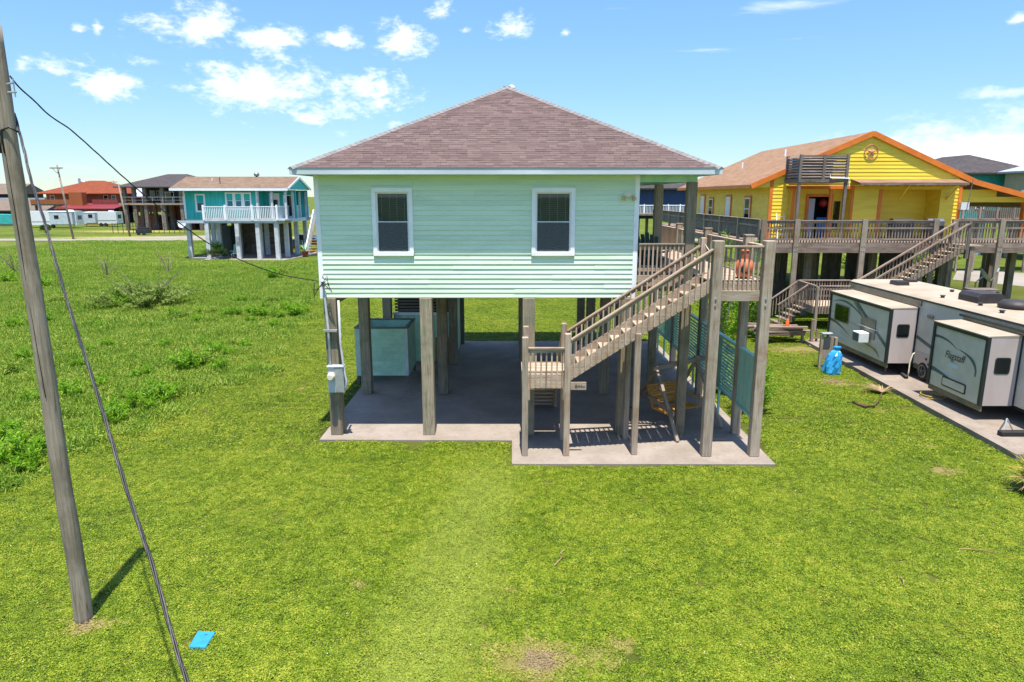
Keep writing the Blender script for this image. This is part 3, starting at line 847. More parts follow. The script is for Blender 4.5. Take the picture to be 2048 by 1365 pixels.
# deck planks
for i in range(92):
    y0 = 16.24 + i * .1452
    if y0 > 29.2: break
    x0 = 4.74 if y0 < 17.6 else (3.24 if y0 > 17.76 else 3.24)
    if y0 + .14 > 17.5 and y0 < 17.7: x0 = 4.74
    for (a, b_) in ((x0, 6.2),):
        bx(st, 'deck_plank', 'deckwood', (a, y0, DZ - .036), (b_ - random.uniform(0, .01), y0 + .14, DZ), 0)
# rim joists and beams
for z0, h in ((4.205, .175),): bx(st, 'rim_joist', 'deckwood', (4.97, 16.19, z0), (5.9, 16.235, z0 + h))
bx(st, 'deck_beam', 'postwood', (4.97, 16.13, 3.94), (5.9, 16.22, 4.195), .006)
bx(st, 'rim_joist', 'deckwood', (6.2, 16.26, 4.18), (6.24, 29.2, 4.4)); bx(st, 'rim_joist', 'deckwood', (3.24, 17.5, 4.12), (4.41, 17.54, 4.40))
for y in (17.9, 21.65, 25.4, 28.8): bx(st, 'deck_beam', 'postwood', (3.2, y - .05, 3.95), (6.2, y + .05, 4.17))
for i in range(4): bx(st, 'joist', 'darkwood', (4.9 + i * .4, 16.25, 4.18), (4.94 + i * .4, 29.2, 4.38))
# deck railing (front of the upper landing)
rl = bx(st, 'deck_rail', 'deckwood', (4.965, 16.06, 5.22), (5.905, 16.16, 5.26), .006)
for i in range(8):
    x = 5.05 + i * .112
    bx(rl, 'baluster', 'deckwood', (x - .019, 16.145, 4.215), (x + .019, 16.187, 5.219), 0)
# right side of the deck: sloping-away top rail between the posts, with a boarded bay at the far end
for y0, y1 in ((16.25, 17.63), (17.87, 21.38), (21.62, 25.08), (25.32, 28.88)):
    rl = bx(st, 'deck_rail', 'deckwood', (6.04, y0, 5.2), (6.17, y1, 5.24), .006)
    bx(st, 'lower_rail', 'deckwood', (6.08, y0, 4.62), (6.12, y1, 4.70))
    if y0 > 25:
        for j in range(23): bx(rl, 'board', 'deckwood', (6.045, y0 + .02 + j * .153, 4.45), (6.075, y0 + .165 + j * .153, 5.199))
bx(st, 'post_cap', 'deckwood', (5.98, 17.63, 5.402), (6.22, 17.87, 5.43)); bx(st, 'post_cap', 'deckwood', (5.98, 21.38, 5.402), (6.22, 21.62, 5.43)); bx(st, 'post_cap', 'deckwood', (5.98, 25.08, 5.402), (6.22, 25.32, 5.43))
# railing on the front of the porch
rl = bx(st, 'porch_rail', 'pilewood', (3.24, 17.5, 5.18), (4.41, 17.62, 5.22), .005)
bx(st, 'porch_subrail', 'deckwood', (3.24, 17.56, 5.05), (4.41, 17.6, 5.179))
for i in range(11):
    x = 3.28 + i * .108
    bx(rl, 'baluster', 'deckwood', (x - .019, 17.515, 4.402), (x + .019, 17.5585, 5.178), 0)
bx(st, 'porch_subrail', 'deckwood', (3.24, 17.561, 4.5), (4.41, 17.6, 4.58))
# rope across the head of the stairs
m = MB(); m.tube([(4.84, 17.2, 5.2), (4.86, 16.9, 5.08), (4.87, 16.65, 5.04), (4.87, 16.4, 5.09), (4.86, 16.24, 5.2)], .01, 6); m.build(st, 'rope', 'cream', smooth=True)
# house number board
nb = tag(bx(None, 'number_board', 'deckwood', (1.43, 16.03, 1.77), (1.81, 16.07, 1.965), .004), 'short weathered board with dark house number nailed to the stair post', 'number sign')
plain('number_ink', '3a3230', '2b2523', 9.0, .7)
text_mesh(nb, 'house_number', 'number_ink', '844', .125, (1.625, 16.026, 1.855), (1, 0, 0), (0, 0, 1))
m = MB(); m.box((1.725, 16.022, 1.85), (1.775, 16.029, 1.862)); m.build(nb, 'dash', 'number_ink')

# ------------------------------------------------------------------ green privacy screen along the right side of the slab
sc = thing('privacy_screen', 'green louvred privacy screen panels along the right edge of the slab', 'screen', (6.1, 20.5, .05))
def frame(y0, y1, z0, z1, lay):
    X = 6.05
    f = MB(); f.box((X - .05, y0, z1 - .06), (X + .07, y1, z1)); f.box((X - .05, y0, z0), (X + .07, y1, z0 + .07))
    f.box((X - .03, y0, z0 + .071), (X + .03, y0 + .05, z1 - .061)); f.box((X - .03, y1 - .05, z0 + .071), (X + .03, y1, z1 - .061))
    fo = f.build(sc, 'frame', 'screen_green')
    for (k, a, b) in lay:
        if k == 'v':
            n = max(2, int((b - a) / .105))
            for i in range(n):
                yy = a + (b - a) * i / n
                bx(fo, 'slat', 'screen_green', (X - .018, yy + .004, z0 + .072), (X + .012, yy + (b - a) / n - .01, z1 - .062))
            bx(fo, 'backing', 'screen_green', (X + .013, a, z0 + .072), (X + .022, b, z1 - .062))
        else:
            n = int((z1 - z0 - .13) / .098)
            for i in range(n):
                zz = z0 + .1 + i * .098
                o = piece(fo, 'slat', 'screen_green', (.03, b - a, .05), (X, (a + b) / 2, zz + .025), (0, math.radians(8), 0))
            for yy in (a, b): bx(fo, 'stile', 'screen_green', (X - .028, yy - .018, z0 + .072), (X + .028, yy + .018, z1 - .062))
frame(16.25, 17.62, .92, 2.5, [('v', 16.31, 17.56)])
frame(17.88, 21.37, .92, 2.5, [('l', 17.97, 19.1), ('v', 19.14, 20.1), ('l', 20.14, 21.28)])
frame(21.63, 25.07, .92, 2.5, [('l', 21.72, 23.0), ('v', 23.04, 23.9), ('l', 23.94, 24.98)])
frame(25.33, 28.87, .92, 2.5, [('v', 25.4, 26.4), ('l', 26.45, 28.8)])
for y in (19.12, 22.0, 23.02, 24.0, 26.42, 27.6): bx(sc, 'leg', 'screen_green', (6.0, y - .03, .05), (6.06, y + .03, .919))

# ------------------------------------------------------------------ swing
sw = thing('garden_swing', 'grey timber A-frame for a bench swing standing under the deck', 'garden swing', (4.9, 18.8, .05))
A1, A2 = Vector((4.12, 18.5, 1.72)), Vector((5.42, 19.25, 1.78))
dirb = (A2 - A1).normalized()
beam(sw, 'crossbeam', 'postwood', A1 - dirb * .22, A2 + dirb * .2, .13, .13, .015)
for ap, f0, f1 in ((A1, (4.36, 17.02, .05), (3.66, 20.1, .05)), (A2, (5.86, 18.15, .05), (4.98, 20.5, .05))):
    for f in (f0, f1):
        f = Vector(f); top = ap + (ap - f).normalized() * .12 + dirb * (.11 if f is f0 else -.11)
        o = beam(sw, 'leg', 'postwood', f + Vector((0, 0, .02)), top, .09, .09, .01)
beam(sw, 'brace', 'postwood', Vector((4.30, 17.35, .72)), Vector((3.86, 19.4, .74)), .04, .12)
bn = thing('swing_bench', 'orange brown slatted wooden bench hanging on chains from the A-frame', 'swing seat', (4.72, 18.95, .42))
perp = Vector((-dirb.y, dirb.x, 0)); ctr = Vector((4.72, 18.85, .45)); zv = Vector((0, 0, 1)); db = Vector((dirb.x, dirb.y, 0)).normalized()
for i in range(7):
    p = ctr + perp * (-.25 + i * .085); beam(bn, 'seat_slat', 'swingwood', p - db * .62, p + db * .62, .065, .022)
for i in range(8):
    p = ctr + perp * (.36 + i * .028) + zv * (.1 + i * .068); beam(bn, 'back_slat', 'swingwood', p - db * .62, p + db * .62, .02, .055)
for s_ in (-.56, 0, .56):
    q = ctr + db * s_; beam(bn, 'bearer', 'swingwood', q + perp * -.3 - zv * .03, q + perp * .36 - zv * .03, .04, .05)
    beam(bn, 'back_support', 'swingwood', q + perp * .36 - zv * .02, q + perp * .57 + zv * .62, .04, .05)
for s_ in (-.66, .66):
    q = ctr + db * s_; beam(bn, 'armrest', 'swingwood', q + perp * -.32 + zv * .26, q + perp * .42 + zv * .3, .09, .025); beam(bn, 'arm_post', 'swingwood', q + perp * -.28 - zv * .02, q + perp * -.28 + zv * .25, .04, .04)
    ap = A1.lerp(A2, .16 if s_ < 0 else .84); j = q + zv * .75 + perp * .05
    m = MB(); m.tube([ap, j], .009, 6); m.tube([j, q + perp * -.3 + zv * .27], .009, 6); m.tube([j, q + perp * .46 + zv * .4], .009, 6); m.build(bn, 'chain', 'chain')

# ------------------------------------------------------------------ on the porch
ch = thing('chiminea', 'orange terracotta chiminea with ribbed neck behind the upper deck rail', 'chiminea', (5.7, 16.75, DZ))
m = MB(); m.lathe((5.7, 16.75, DZ + .03), [(.14, 0), (.17, .02), (.21, .12), (.235, .22), (.22, .32), (.17, .40), (.12, .44), (.10, .47), (.115, .49), (.095, .51), (.11, .53), (.09, .55), (.105, .57), (.088, .59), (.1, .62), (.12, .65), (.11, .66), (.07, .64)], 28); body = m.build(ch, 'body', 'terracotta', smooth=True)
m = MB()
for i in range(3):
    t_ = 2 * PI * i / 3 + .5; m.tube([(5.7 + .1 * math.cos(t_), 16.75 + .1 * math.sin(t_), DZ + .09), (5.7 + .17 * math.cos(t_), 16.75 + .17 * math.sin(t_), DZ)], .016, 6)
m.build(ch, 'stand', 'cable_black')
m = MB(); m.prism([(5.56, 4.60), (5.6, 4.56), (5.7, 4.55), (5.78, 4.6), (5.78, 4.70), (5.7, 4.78), (5.6, 4.76), (5.56, 4.7)], 'Y', 16.535, 16.56); m.build(ch, 'mouth', 'soot')

def adirondack(loc, rz, label):
    t = thing('adirondack_chair', label, 'chair', (0, 0, 0), 'chairs on the green porch')
    M_ = 'adirondack'
    for i in range(6): bx(t, 'seat_slat', M_, (-.27, -.3 + i * .09, .33 - i * .022), (.27, -.22 + i * .09, .35 - i * .022))
    for i in range(5): beam(t, 'back_slat', M_, (-.22 + i * .11, .2, .18), (-.25 + i * .125, .48, .95 + .05 * (2 - abs(i - 2))), .1, .018)
    for s_ in (-1, 1):
        bx(t, 'arm', M_, (s_ * .36 - .065, -.36, .53), (s_ * .36 + .065, .4, .553)); bx(t, 'leg', M_, (s_ * .31 - .02, -.34, 0), (s_ * .31 + .02, -.24, .529))
        beam(t, 'leg', M_, (s_ * .285, -.28, .33), (s_ * .285, .5, .06), .03, .1)
    for ch_ in t.children: pass
    t.location = loc; t.rotation_euler = (0, 0, rz)
    return t
adirondack((3.75, 18.35, DZ), math.radians(150), 'dark green adirondack chair just behind the porch rail')
adirondack((3.72, 20.6, DZ), math.radians(60), 'dark green adirondack chair farther back along the porch wall')

# ------------------------------------------------------------------ utility pole, cables, lid
plain('pole_mat', '95897a', '6a5f52', 7.0, .9, .8, 16.0, .0, stretch=(2.2, 2.2, .22), lo=.3, hi=.7)
up_ = thing('utility_pole', 'tall weathered round wooden utility pole standing in the near lawn', 'utility pole', (-6.61, 9.42, 0))
m = MB(); prof = []
pts = []; rs = []
for i in range(40):
    z = -.15 + i * (8.55 + .15) / 39; pts.append((-6.61 - .0088 * z + .008 * math.sin(z * 1.7), 9.42 + .006 * math.sin(z * 2.3), z)); rs.append(.126 - .0032 * z + .0025 * math.sin(z * 5.1))
m.tube(pts, rs, 28); m.build(up_, 'shaft', 'polewoodZ', smooth=True)
m = MB(); m.tube([(-6.56, 9.36, 7.82), (-6.46, 9.36, 7.84)], .012, 6); m.tube([(-6.56, 9.36, 7.72), (-6.45, 9.36, 7.72)], .012, 6); m.tube([(-6.47, 9.36, 7.9), (-6.47, 9.36, 7.66)], .01, 6); m.build(up_, 'bracket', 'galv')
m = MB()
for j in range(2): m.tube([(-6.74 + .05 * j, 9.32, 6.95), (-6.74 + .05 * j, 9.31, 7.15), (-6.68, 9.30, 7.24), (-6.58, 9.31, 7.28), (-6.49, 9.36, 7.22)], .013, 8)
m.build(up_, 'cable_loop', 'cable_black', smooth=True)
m = MB(); m.tube([(-6.68, 9.32, 7.0), (-6.65, 9.31, 5.0), (-6.62, 9.305, 3.6)], .006, 6); m.build(up_, 'ground_wire', 'cable_black')
def twisted(name, path, r, pitch, mats, label, strands=3, off=1.0):
    t = thing(name, label, 'cable', path[0])
    fine = []
    n = len(path)
    for i in range(n - 1):     # Catmull-Rom through the points
        p0, p1, p2, p3 = path[max(i - 1, 0)], path[i], path[i + 1], path[min(i + 2, n - 1)]
        k = max(3, int((p2 - p1).length / .05))
        for j in range(k):
            u = j / k
            fine.append(.5 * ((2 * p1) + (p2 - p0) * u + (2 * p0 - 5 * p1 + 4 * p2 - p3) * u * u + (3 * p1 - p0 - 3 * p2 + p3) * u ** 3))
    fine.append(path[-1]); acc = 0
    sp = [[] for _ in range(strands)]
    for i, p in enumerate(fine):
        if i: acc += (p - fine[i - 1]).length
        d = (fine[min(i + 1, len(fine) - 1)] - fine[max(i - 1, 0)]).normalized(); a = d.cross(Vector((0, 0, 1))).normalized(); b = d.cross(a)
        for s_ in range(strands):
            an = acc / pitch * 2 * PI + 2 * PI * s_ / strands; sp[s_].append(p + (a * math.cos(an) + b * math.sin(an)) * r * off)
    for s_ in range(strands):
        m = MB(); m.tube(sp[s_], r, 6); m.build(t, 'strand', mats[s_ % len(mats)], smooth=True)
    return t
PA, PB = (-6.5, 9.42), (-5.02, 17.5)
drop = [on_plane(x, y, PA, PB) for (x, y) in ((20, 152), (38, 175), (62, 196), (100, 232), (140, 259), (190, 303), (245, 353), (300, 400), (350, 440), (420, 489), (480, 520), (560, 549), (637, 563))]
twisted('service_cable', drop, .0055, .9, ['cable_black'], 'thin black service cable from the pole to the corner of the green house', 3, 1.1)
QA, QB = (-6.47, 9.35), (-2.4, 4.4)
low = [on_plane(x, y, QA, QB) for (x, y) in ((29, 228), (48, 300), (62, 360), (88, 440), (110, 520), (143, 630), (180, 742), (215, 855), (250, 970), (277, 1048), (302, 1122), (326, 1205), (350, 1290), (375, 1368), (400, 1450), (430, 1540))]
twisted('heavy_cable', low, .0095, 1.0, ['cable_grey', 'cable_black', 'cable_black'], 'thick twisted grey cable sagging from the utility pole across the lawn', 3, 1.0)
lid = thing('meter_lid', 'bright blue plastic water meter lid lying in the lawn', 'meter lid', tuple(gp(402, 1280)))
c_ = gp(402, 1281); m = MB()
cs = [gp(x, y, .03) for (x, y) in ((378, 1295), (411, 1296), (431, 1265), (396, 1263))]
cs2 = [c_ + (q - c_) * .97 for q in cs]
m.add([(q.x, q.y, .0) for q in cs] + [(q.x, q.y, .032) for q in cs] + [(q.x, q.y, .04) for q in cs2], [(0, 1, 5, 4), (1, 2, 6, 5), (2, 3, 7, 6), (3, 0, 4, 7), (4, 5, 9, 8), (5, 6, 10, 9), (6, 7, 11, 10), (7, 4, 8, 11), (8, 9, 10, 11)])
lo_ = m.build(lid, 'cover', 'blue_lid')
hk = gp(412, 1270, .042); m = MB(); m.box((hk.x - .02, hk.y - .006, .0405), (hk.x + .02, hk.y + .006, .044)); m.build(lid, 'key_slot', 'rubber')
# ------------------------------------------------------------------ travel trailer (aligned with the pad)
plain('rv_roof', 'a69a88', '968975', .9, .7, .1, 20, .0)
plain('rv_side', 'c6c2ba', 'bab6ae', 1.5, .35, 0, 20, .0)
plain('rv_end', 'b9aeaa', 'aea29e', 1.2, .4, 0, 20, .0, stretch=(1, 1, .3))
plain('rv_black', '22282b', '2a3033', 3.0, .45)
plain('rv_dark', '33403f', '2c3837', 3.0, .5)
plain('rv_stripe', '4f6266', '47585c', 3.0, .4)
plain('rv_tan', '8d8472', '7f7664', 3.0, .5)
plain('rv_pale', 'b9cbd4', 'aebfc8', 3.0, .4)
plain('rv_skirt', '6d6a52', '5a5843', 3.0, .6)
plain('ac_black', '2b2727', '353030', 5.0, .6, .2, 12)
plain('ac_white', 'd8dcde', 'ccd0d2', 3.0, .45)
plain('alu', 'a7a8a8', '979898', 5.0, .3, 0, 30, 0, metal=.9)
plain('dark_glass', '0d0f11', '101315', 3.0, .06, spec=.8)
plain('green_glass', '2b3410', '39441a', 10.0, .08, spec=.8)
RVX, RVY0, RVY1, RVZ0, RVZ1 = 14.15, 16.2, 28.35, .62, 2.93
rv = thing('travel_trailer', 'grey travel trailer with two slide-outs parked on the concrete pad', 'travel trailer', (15.3, 22.5, .16))
b = MB(); b.prism([(RVX, RVZ0), (16.6, RVZ0), (16.6, RVZ1), (RVX, RVZ1)], 'Y', RVY0, RVY1); b.build(rv, 'body', 'rv_side')
b = MB(); b.prism([(RVX - .03, RVZ1 + .001), (16.63, RVZ1 + .001), (16.5, RVZ1 + .08), (RVX + .1, RVZ1 + .07)], 'Y', RVY0, RVY1 + .03); rvr = b.build(rv, 'trailer_roof', 'rv_roof')
bx(rv, 'roof_trim', 'rv_dark', (RVX - .045, RVY0, RVZ1 - .06), (RVX - .002, RVY1 + .02, RVZ1 + .0005))
bx(rv, 'awning_rail', 'rv_tan', (RVX - .06, 23.3, RVZ1 - .26), (RVX - .003, RVY1 - .1, RVZ1 - .08)); bx(rv, 'awning_rail', 'rv_tan', (RVX - .06, RVY0, RVZ1 - .3), (RVX - .003, 21.0, RVZ1 - .1))
bx(rv, 'awning_roller', 'rv_dark', (RVX - .13, RVY0, RVZ1 - .2), (RVX - .061, 21.1, RVZ1 - .13)); bx(rv, 'chassis', 'rv_black', (RVX + .25, RVY0, .42), (16.4, RVY1 - .3, .619))
for (y, z) in ((22.95, 0),):
    pass
def swoosh(parent, x, pts, w, mat, name='decal_stripe'):
    # flat painted band on a face at plane x; pts are (y, z), w = list of widths
    m = MB(); n = len(pts); vs = []
    P = [Vector((0, p[0], p[1])) for p in pts]
    for i in range(n):
        d = (P[min(i + 1, n - 1)] - P[max(i - 1, 0)]).normalized(); nn = Vector((0, -d.z, d.y))
        vs += [P[i] + nn * w[i] / 2, P[i] - nn * w[i] / 2]
    m.add([(x, v.y, v.z) for v in vs], [(2 * i, 2 * i + 1, 2 * i + 3, 2 * i + 2) for i in range(n - 1)])
    return m.build(parent, name, mat)
def curve(p0, p1, p2, n=12):
    return [((1 - t) ** 2 * p0[0] + 2 * t * (1 - t) * p1[0] + t * t * p2[0], (1 - t) ** 2 * p0[1] + 2 * t * (1 - t) * p1[1] + t * t * p2[1]) for t in [i / n for i in range(n + 1)]]
def taper(n, w0, wm, w1): return [(w0 + (wm - w0) * min(1, 2 * i / n)) if i < n / 2 else (wm + (w1 - wm) * (2 * i / n - 1)) for i in range(n + 1)]
def rbox(y0, y1, z0, z1, r):
    out = []
    for cy, cz, a0 in ((y1 - r, z1 - r, 0), (y0 + r, z1 - r, 90), (y0 + r, z0 + r, 180), (y1 - r, z0 + r, 270)):
        for k in range(4): a = math.radians(a0 + 30 * k); out.append((cy + r * math.cos(a), cz + r * math.sin(a)))
    return out
OX = 13.2
def slide(y0, y1, z0, z1):
    so = bx(rv, 'slide_out', 'rv_side', (OX + .015, y0 + .012, z0), (RVX - .001, y1 - .012, z1))
    bx(so, 'slide_end', 'rv_end', (OX + .06, y0 - .004, z0 + .002), (RVX - .01, y0 + .011, z1 - .002))
    b = MB(); b.prism([(OX - .04, z1 + .001), (RVX + .0, z1 + .001), (RVX + .0, z1 + .07), (OX - .04, z1 + .03)], 'Y', y0 - .01, y1 + .01); b.build(so, 'slide_roof', 'rv_roof')
    f = MB(); f.box((OX - .025, y0 - .012, z0), (OX + .014, y0 + .09, z1)); f.box((OX - .025, y1 - .09, z0), (OX + .014, y1 + .012, z1)); f.box((OX - .026, y0 + .091, z1 - .1), (OX + .014, y1 - .091, z1)); f.build(so, 'slide_trim', 'rv_black')
    f = MB(); f.box((OX + .015, y0 - .014, z0), (OX + .06, y0 + .01, z1)); f.box((RVX - .05, y0 - .015, z0 - .02), (RVX + .0, y0 + .01, z1 + .06)); f.build(so, 'slide_seal', 'rv_black')
    bx(so, 'skirt', 'rv_skirt', (OX + .03, y0 + .02, z0 - .17), (OX + .09, y1 - .02, z0 - .001))
    w = MB(); w.prism([(13.45 + a, b_) for (a, b_) in rbox(0, .44, z0 + .93, z0 + 1.4, .07)], 'Y', y0 - .014, y0 - .005); wo_ = w.build(so, 'end_window', 'rv_black')
    g = MB(); g.prism([(13.485 + a, b_) for (a, b_) in rbox(0, .37, z0 + .965, z0 + 1.365, .05)], 'Y', y0 - .019, y0 - .0145); g.build(wo_, 'pane', 'dark_glass')
    return so
s1 = slide(23.42, 28.0, .62, 2.55)
s2 = slide(18.47, 20.95, .6, 2.57)
X_ = OX + .011
w = MB(); w.prism(rbox(26.35, 27.55, 1.45, 2.15, .08), 'X', OX - .008, OX + .012); wo_ = w.build(s1, 'side_window', 'rv_tan')
w = MB(); w.prism(rbox(26.4, 27.5, 1.49, 2.11, .06), 'X', OX - .013, OX - .0085); w.build(wo_, 'pane', 'green_glass')
swoosh(s1, X_, curve((27.85, 2.15), (26.6, 2.62), (25.0, 1.75)), taper(12, .01, .09, .03), 'rv_stripe')
swoosh(s1, X_ - .0015, curve((25.9, 2.43), (25.2, 2.05), (23.55, 1.2)), taper(12, .16, .13, .14), 'rv_stripe'); swoosh(s1, X_ - .003, curve((26.1, 2.44), (25.6, 2.1), (24.9, 1.7)), taper(12, .1, .08, .04), 'rv_tan')
swoosh(s1, X_ - .001, curve((27.9, 1.42), (27.2, 1.42), (26.2, 1.05)), taper(12, .12, .09, .01), 'rv_stripe')
swoosh(s1, X_ - .002, curve((27.7, .98), (27.0, 1.0), (25.5, .72)), taper(12, .01, .11, .005), 'rv_pale'); swoosh(s1, X_ - .0035, curve((25.0, 1.0), (24.0, .98), (23.95, .68)), taper(12, .01, .12, .02), 'rv_tan')
swoosh(s1, X_ - .0007, [(27.9, 1.78), (23.52, 1.30)], [.012, .012], 'rv_stripe', 'panel_seam')
# window air conditioner poking through plywood
pl = bx(s1, 'cover_panel', 'rv_tan', (OX - .012, 24.35, 1.25), (OX + .01, 25.4, 1.98))
bx(s1, 'panel_strip', 'white_trim', (OX - .03, 24.2, 1.62), (OX - .013, 25.55, 1.65))
ac = bx(s1, 'air_conditioner', 'ac_white', (OX - .42, 24.62, 1.10), (OX - .031, 25.12, 1.47), .015)
g = MB()
for i in range(9): g.box((OX - .432, 24.66, 1.135 + i * .034), (OX - .421, 25.08, 1.155 + i * .034))
g.build(ac, 'grille', 'rv_dark')
bx(s1, 'jack_strut', 'rv_black', (OX + .1, 23.55, .2), (OX + .14, 23.62, .61))
swoosh(s2, X_, curve((20.85, 2.15), (20.2, 2.2), (19.75, 1.92)), taper(12, .08, .06, .01), 'rv_stripe'); swoosh(s2, X_ - .001, curve((19.7, 1.96), (18.75, 1.85), (18.85, 1.35)), taper(12, .01, .11, .06), 'rv_stripe')
swoosh(s2, X_ - .002, curve((20.85, 1.12), (20.2, 1.08), (19.4, .86)), taper(12, .14, .08, .005), 'rv_stripe'); swoosh(s2, X_ - .003, curve((20.86, 1.22), (20.1, 1.12), (19.05, 1.12)), taper(12, .02, .07, .004), 'rv_pale')
el_ = MB(); el_.add([(X_ - .002, 19.85 + .3 * math.cos(a), 1.42 + .075 * math.sin(a)) for a in [2 * PI * i / 20 for i in range(20)]], [tuple(range(20))]); el_.build(s2, 'decal_badge', 'rv_pale')
text_mesh(s2, 'lettering', 'rv_black', 'Flagstaff', .32, (OX - .004, 19.82, 1.70), (0, -1, 0), (0, 0, 1), shear=.25, sq=.88)
w = MB(); w.prism(rbox(19.15, 20.25, .72, 1.02, .05), 'X', OX - .006, OX + .012); h1 = w.build(s2, 'hatch', 'rv_black'); w = MB(); w.prism(rbox(19.19, 20.21, .76, .98, .04), 'X', OX - .01, OX - .0065); w.build(h1, 'hatch_door', 'rv_side')
# body details between the slides
swoosh(rv, RVX - .004, curve((23.38, 1.6), (22.3, 1.35), (21.1, 1.12)), taper(12, .12, .13, .14), 'rv_stripe')
lm = MB(); lm.prism(rbox(22.55, 22.85, 2.35, 2.47, .05), 'X', RVX - .06, RVX + .001); lm.build(rv, 'porch_lamp', 'rv_tan')
bx(rv, 'lower_panel', 'rv_skirt', (RVX - .012, 21.05, .5), (RVX - .001, 23.35, .66)); bx(rv, 'utility_panel', 'rv_end', (RVX - .015, 22.2, .68), (RVX - .001, 23.2, 1.12))
for (y, z) in ((22.35, 1.0), (22.35, .86), (22.65, .95), (22.5, .8)): bx(rv, 'port', 'rv_black', (RVX - .03, y - .04, z - .04), (RVX - .016, y + .04, z + .04))
h = MB(); h.tube([(RVX - .03, 23.25, 1.05), (RVX - .12, 23.26, 1.0), (RVX - .2, 23.25, .7), (RVX - .22, 23.22, .35), (RVX - .25, 23.2, .18)], .022, 8); h.build(rv, 'hose', 'cream', smooth=True)
for y in (22.78, 21.75):
    t_ = MB(); t_.tube([(RVX - .02, y, .5), (RVX + .01, y, .5), (RVX + .2, y, .5), (RVX + .23, y, .5)], [.29, .335, .335, .3], 28); wh = t_.build(rv, 'wheel', 'rubber')
    t_ = MB(); t_.tube([(RVX - .03, y, .5), (RVX - .018, y, .5)], [.2, .215], 24); ri = t_.build(wh, 'rim', 'rv_black')
    t_ = MB()
    for k in range(5):
        a = 2 * PI * k / 5 + .3; t_.beam((RVX - .04, y, .5), (RVX - .038, y + .2 * math.cos(a), .5 + .2 * math.sin(a)), .05, .02)
    t_.tube([(RVX - .05, y, .5), (RVX - .03, y, .5)], .045, 10)
    ring = [(RVX - .036, y + .205 * math.cos(2 * PI * i / 24), .5 + .205 * math.sin(2 * PI * i / 24)) for i in range(25)]; t_.tube(ring, .016, 6, False)
    t_.build(wh, 'spokes', 'alu')
# roof kit
m = MB(); m.prism([(15.0, 3.0), (15.85, 3.0), (15.85, 3.24), (15.75, 3.32), (15.1, 3.32), (15.0, 3.2)], 'Y', 21.75, 22.75); m.build(rvr, 'roof_air_conditioner', 'ac_black')
m = MB(); m.lathe((0, 0, 0), [(.4, 0), (.46, .06), (.44, .16), (.34, .24), (.18, .27)], 20)
m.v = [(15.55 + v[0] * 1.0, 20.85 + v[1] * 1.05, 3.0 + v[2]) for v in m.v]; m.build(rvr, 'roof_dome', 'ac_black', smooth=True)
m = MB(); m.prism([(14.9, 2.995), (15.4, 2.995), (15.36, 3.16), (14.94, 3.16)], 'Y', 26.3, 26.85); m.build(rvr, 'roof_vent', 'ac_black')
m = MB(); m.prism([(15.9, 2.995), (16.3, 2.995), (16.28, 3.1), (15.92, 3.1)], 'Y', 27.3, 27.7); m.build(rvr, 'roof_vent', 'ac_black')
for (x, y) in ((14.55, 20.0), (14.85, 21.4), (14.7, 23.1), (15.9, 24.5)): m = MB(); m.lathe((x, y, 2.99), [(.06, 0), (.06, .07), (.09, .08), (.08, .1)], 10); m.build(rvr, 'vent_pipe', 'ac_black')
# stabiliser jack near the frame edge
jk = thing('axle_jack', 'dark jack stand with wheel chock beside the trailer at the picture edge', 'jack stand', (13.0, 17.3, .16))
m = MB(); m.beam((13.15, 17.35, .17), (13.3, 17.5, .55), .03, .03); m.beam((13.45, 17.35, .17), (13.3, 17.5, .55), .03, .03); m.beam((13.3, 17.7, .17), (13.3, 17.5, .55), .03, .03); m.build(jk, 'tripod', 'galv')
bx(jk, 'chock', 'rubber', (12.95, 17.15, .161), (13.75, 17.33, .3), .02)
# black drain hose and yellow cord under the slide
m = MB(); m.tube([(13.75, 23.0, .22), (13.9, 23.6, .2), (14.0, 24.4, .22), (13.85, 25.4, .2)], .06, 10); tag(m.build(None, 'drain_hose', 'rubber', smooth=True), 'black sewer hose lying on the pad under the slide-out', 'hose')
plain('cord_yellow', 'b59b2e', 'a58c24', 4.0, .5)
m = MB(); m.tube([(13.3 + .33 * math.cos(a), 20.75 + .38 * math.sin(a), .18 + .004 * i) for i, a in enumerate([2 * PI * j / 14 for j in range(24)])], .014, 6); tag(m.build(None, 'extension_cable', 'cord_yellow', smooth=True), 'coiled yellow extension cable on the pad below the trailer', 'cable')

# ------------------------------------------------------------------ things near the trailer
pd = thing('power_pedestal', 'brown timber power pedestal beside the blue wrapped bundle', 'power pedestal', tuple(gp(1652, 738)))
q = gp(1652, 738)
bx(pd, 'post', 'postwood', (q.x - .32, q.y - .05, 0), (q.x - .22, q.y + .05, 1.32)); bx(pd, 'post', 'postwood', (q.x + .22, q.y - .05, 0), (q.x + .32, q.y + .05, 1.2)); bx(pd, 'board', 'postwood', (q.x - .3, q.y + .051, .35), (q.x + .3, q.y + .09, 1.22)); bx(pd, 'cap', 'galv', (q.x - .3, q.y - .1, 1.325), (q.x + .1, q.y + .12, 1.4), .02)
q = gp(1662, 748)
m = MB(); n = 22; ring = []
prof = [(.27, 0), (.3, .08), (.29, .3), (.26, .55), (.23, .72), (.16, .84), (.09, .9), (.12, .97), (.13, 1.02), (.05, 1.04)]
for (r, z) in prof:
    for j in range(n):
        a = 2 * PI * j / n; rr = r * (1 + .13 * math.sin(5 * a + z * 6) + .07 * math.sin(11 * a - z * 9)); m.v.append((q.x + rr * math.cos(a) + .14 * z * z, q.y + rr * math.sin(a), z))
for i in range(len(prof) - 1):
    for j in range(n): m.f.append((i * n + j, i * n + (j + 1) % n, (i + 1) * n + (j + 1) % n, (i + 1) * n + j))
m.f.append(tuple((len(prof) - 1) * n + j for j in range(n)))
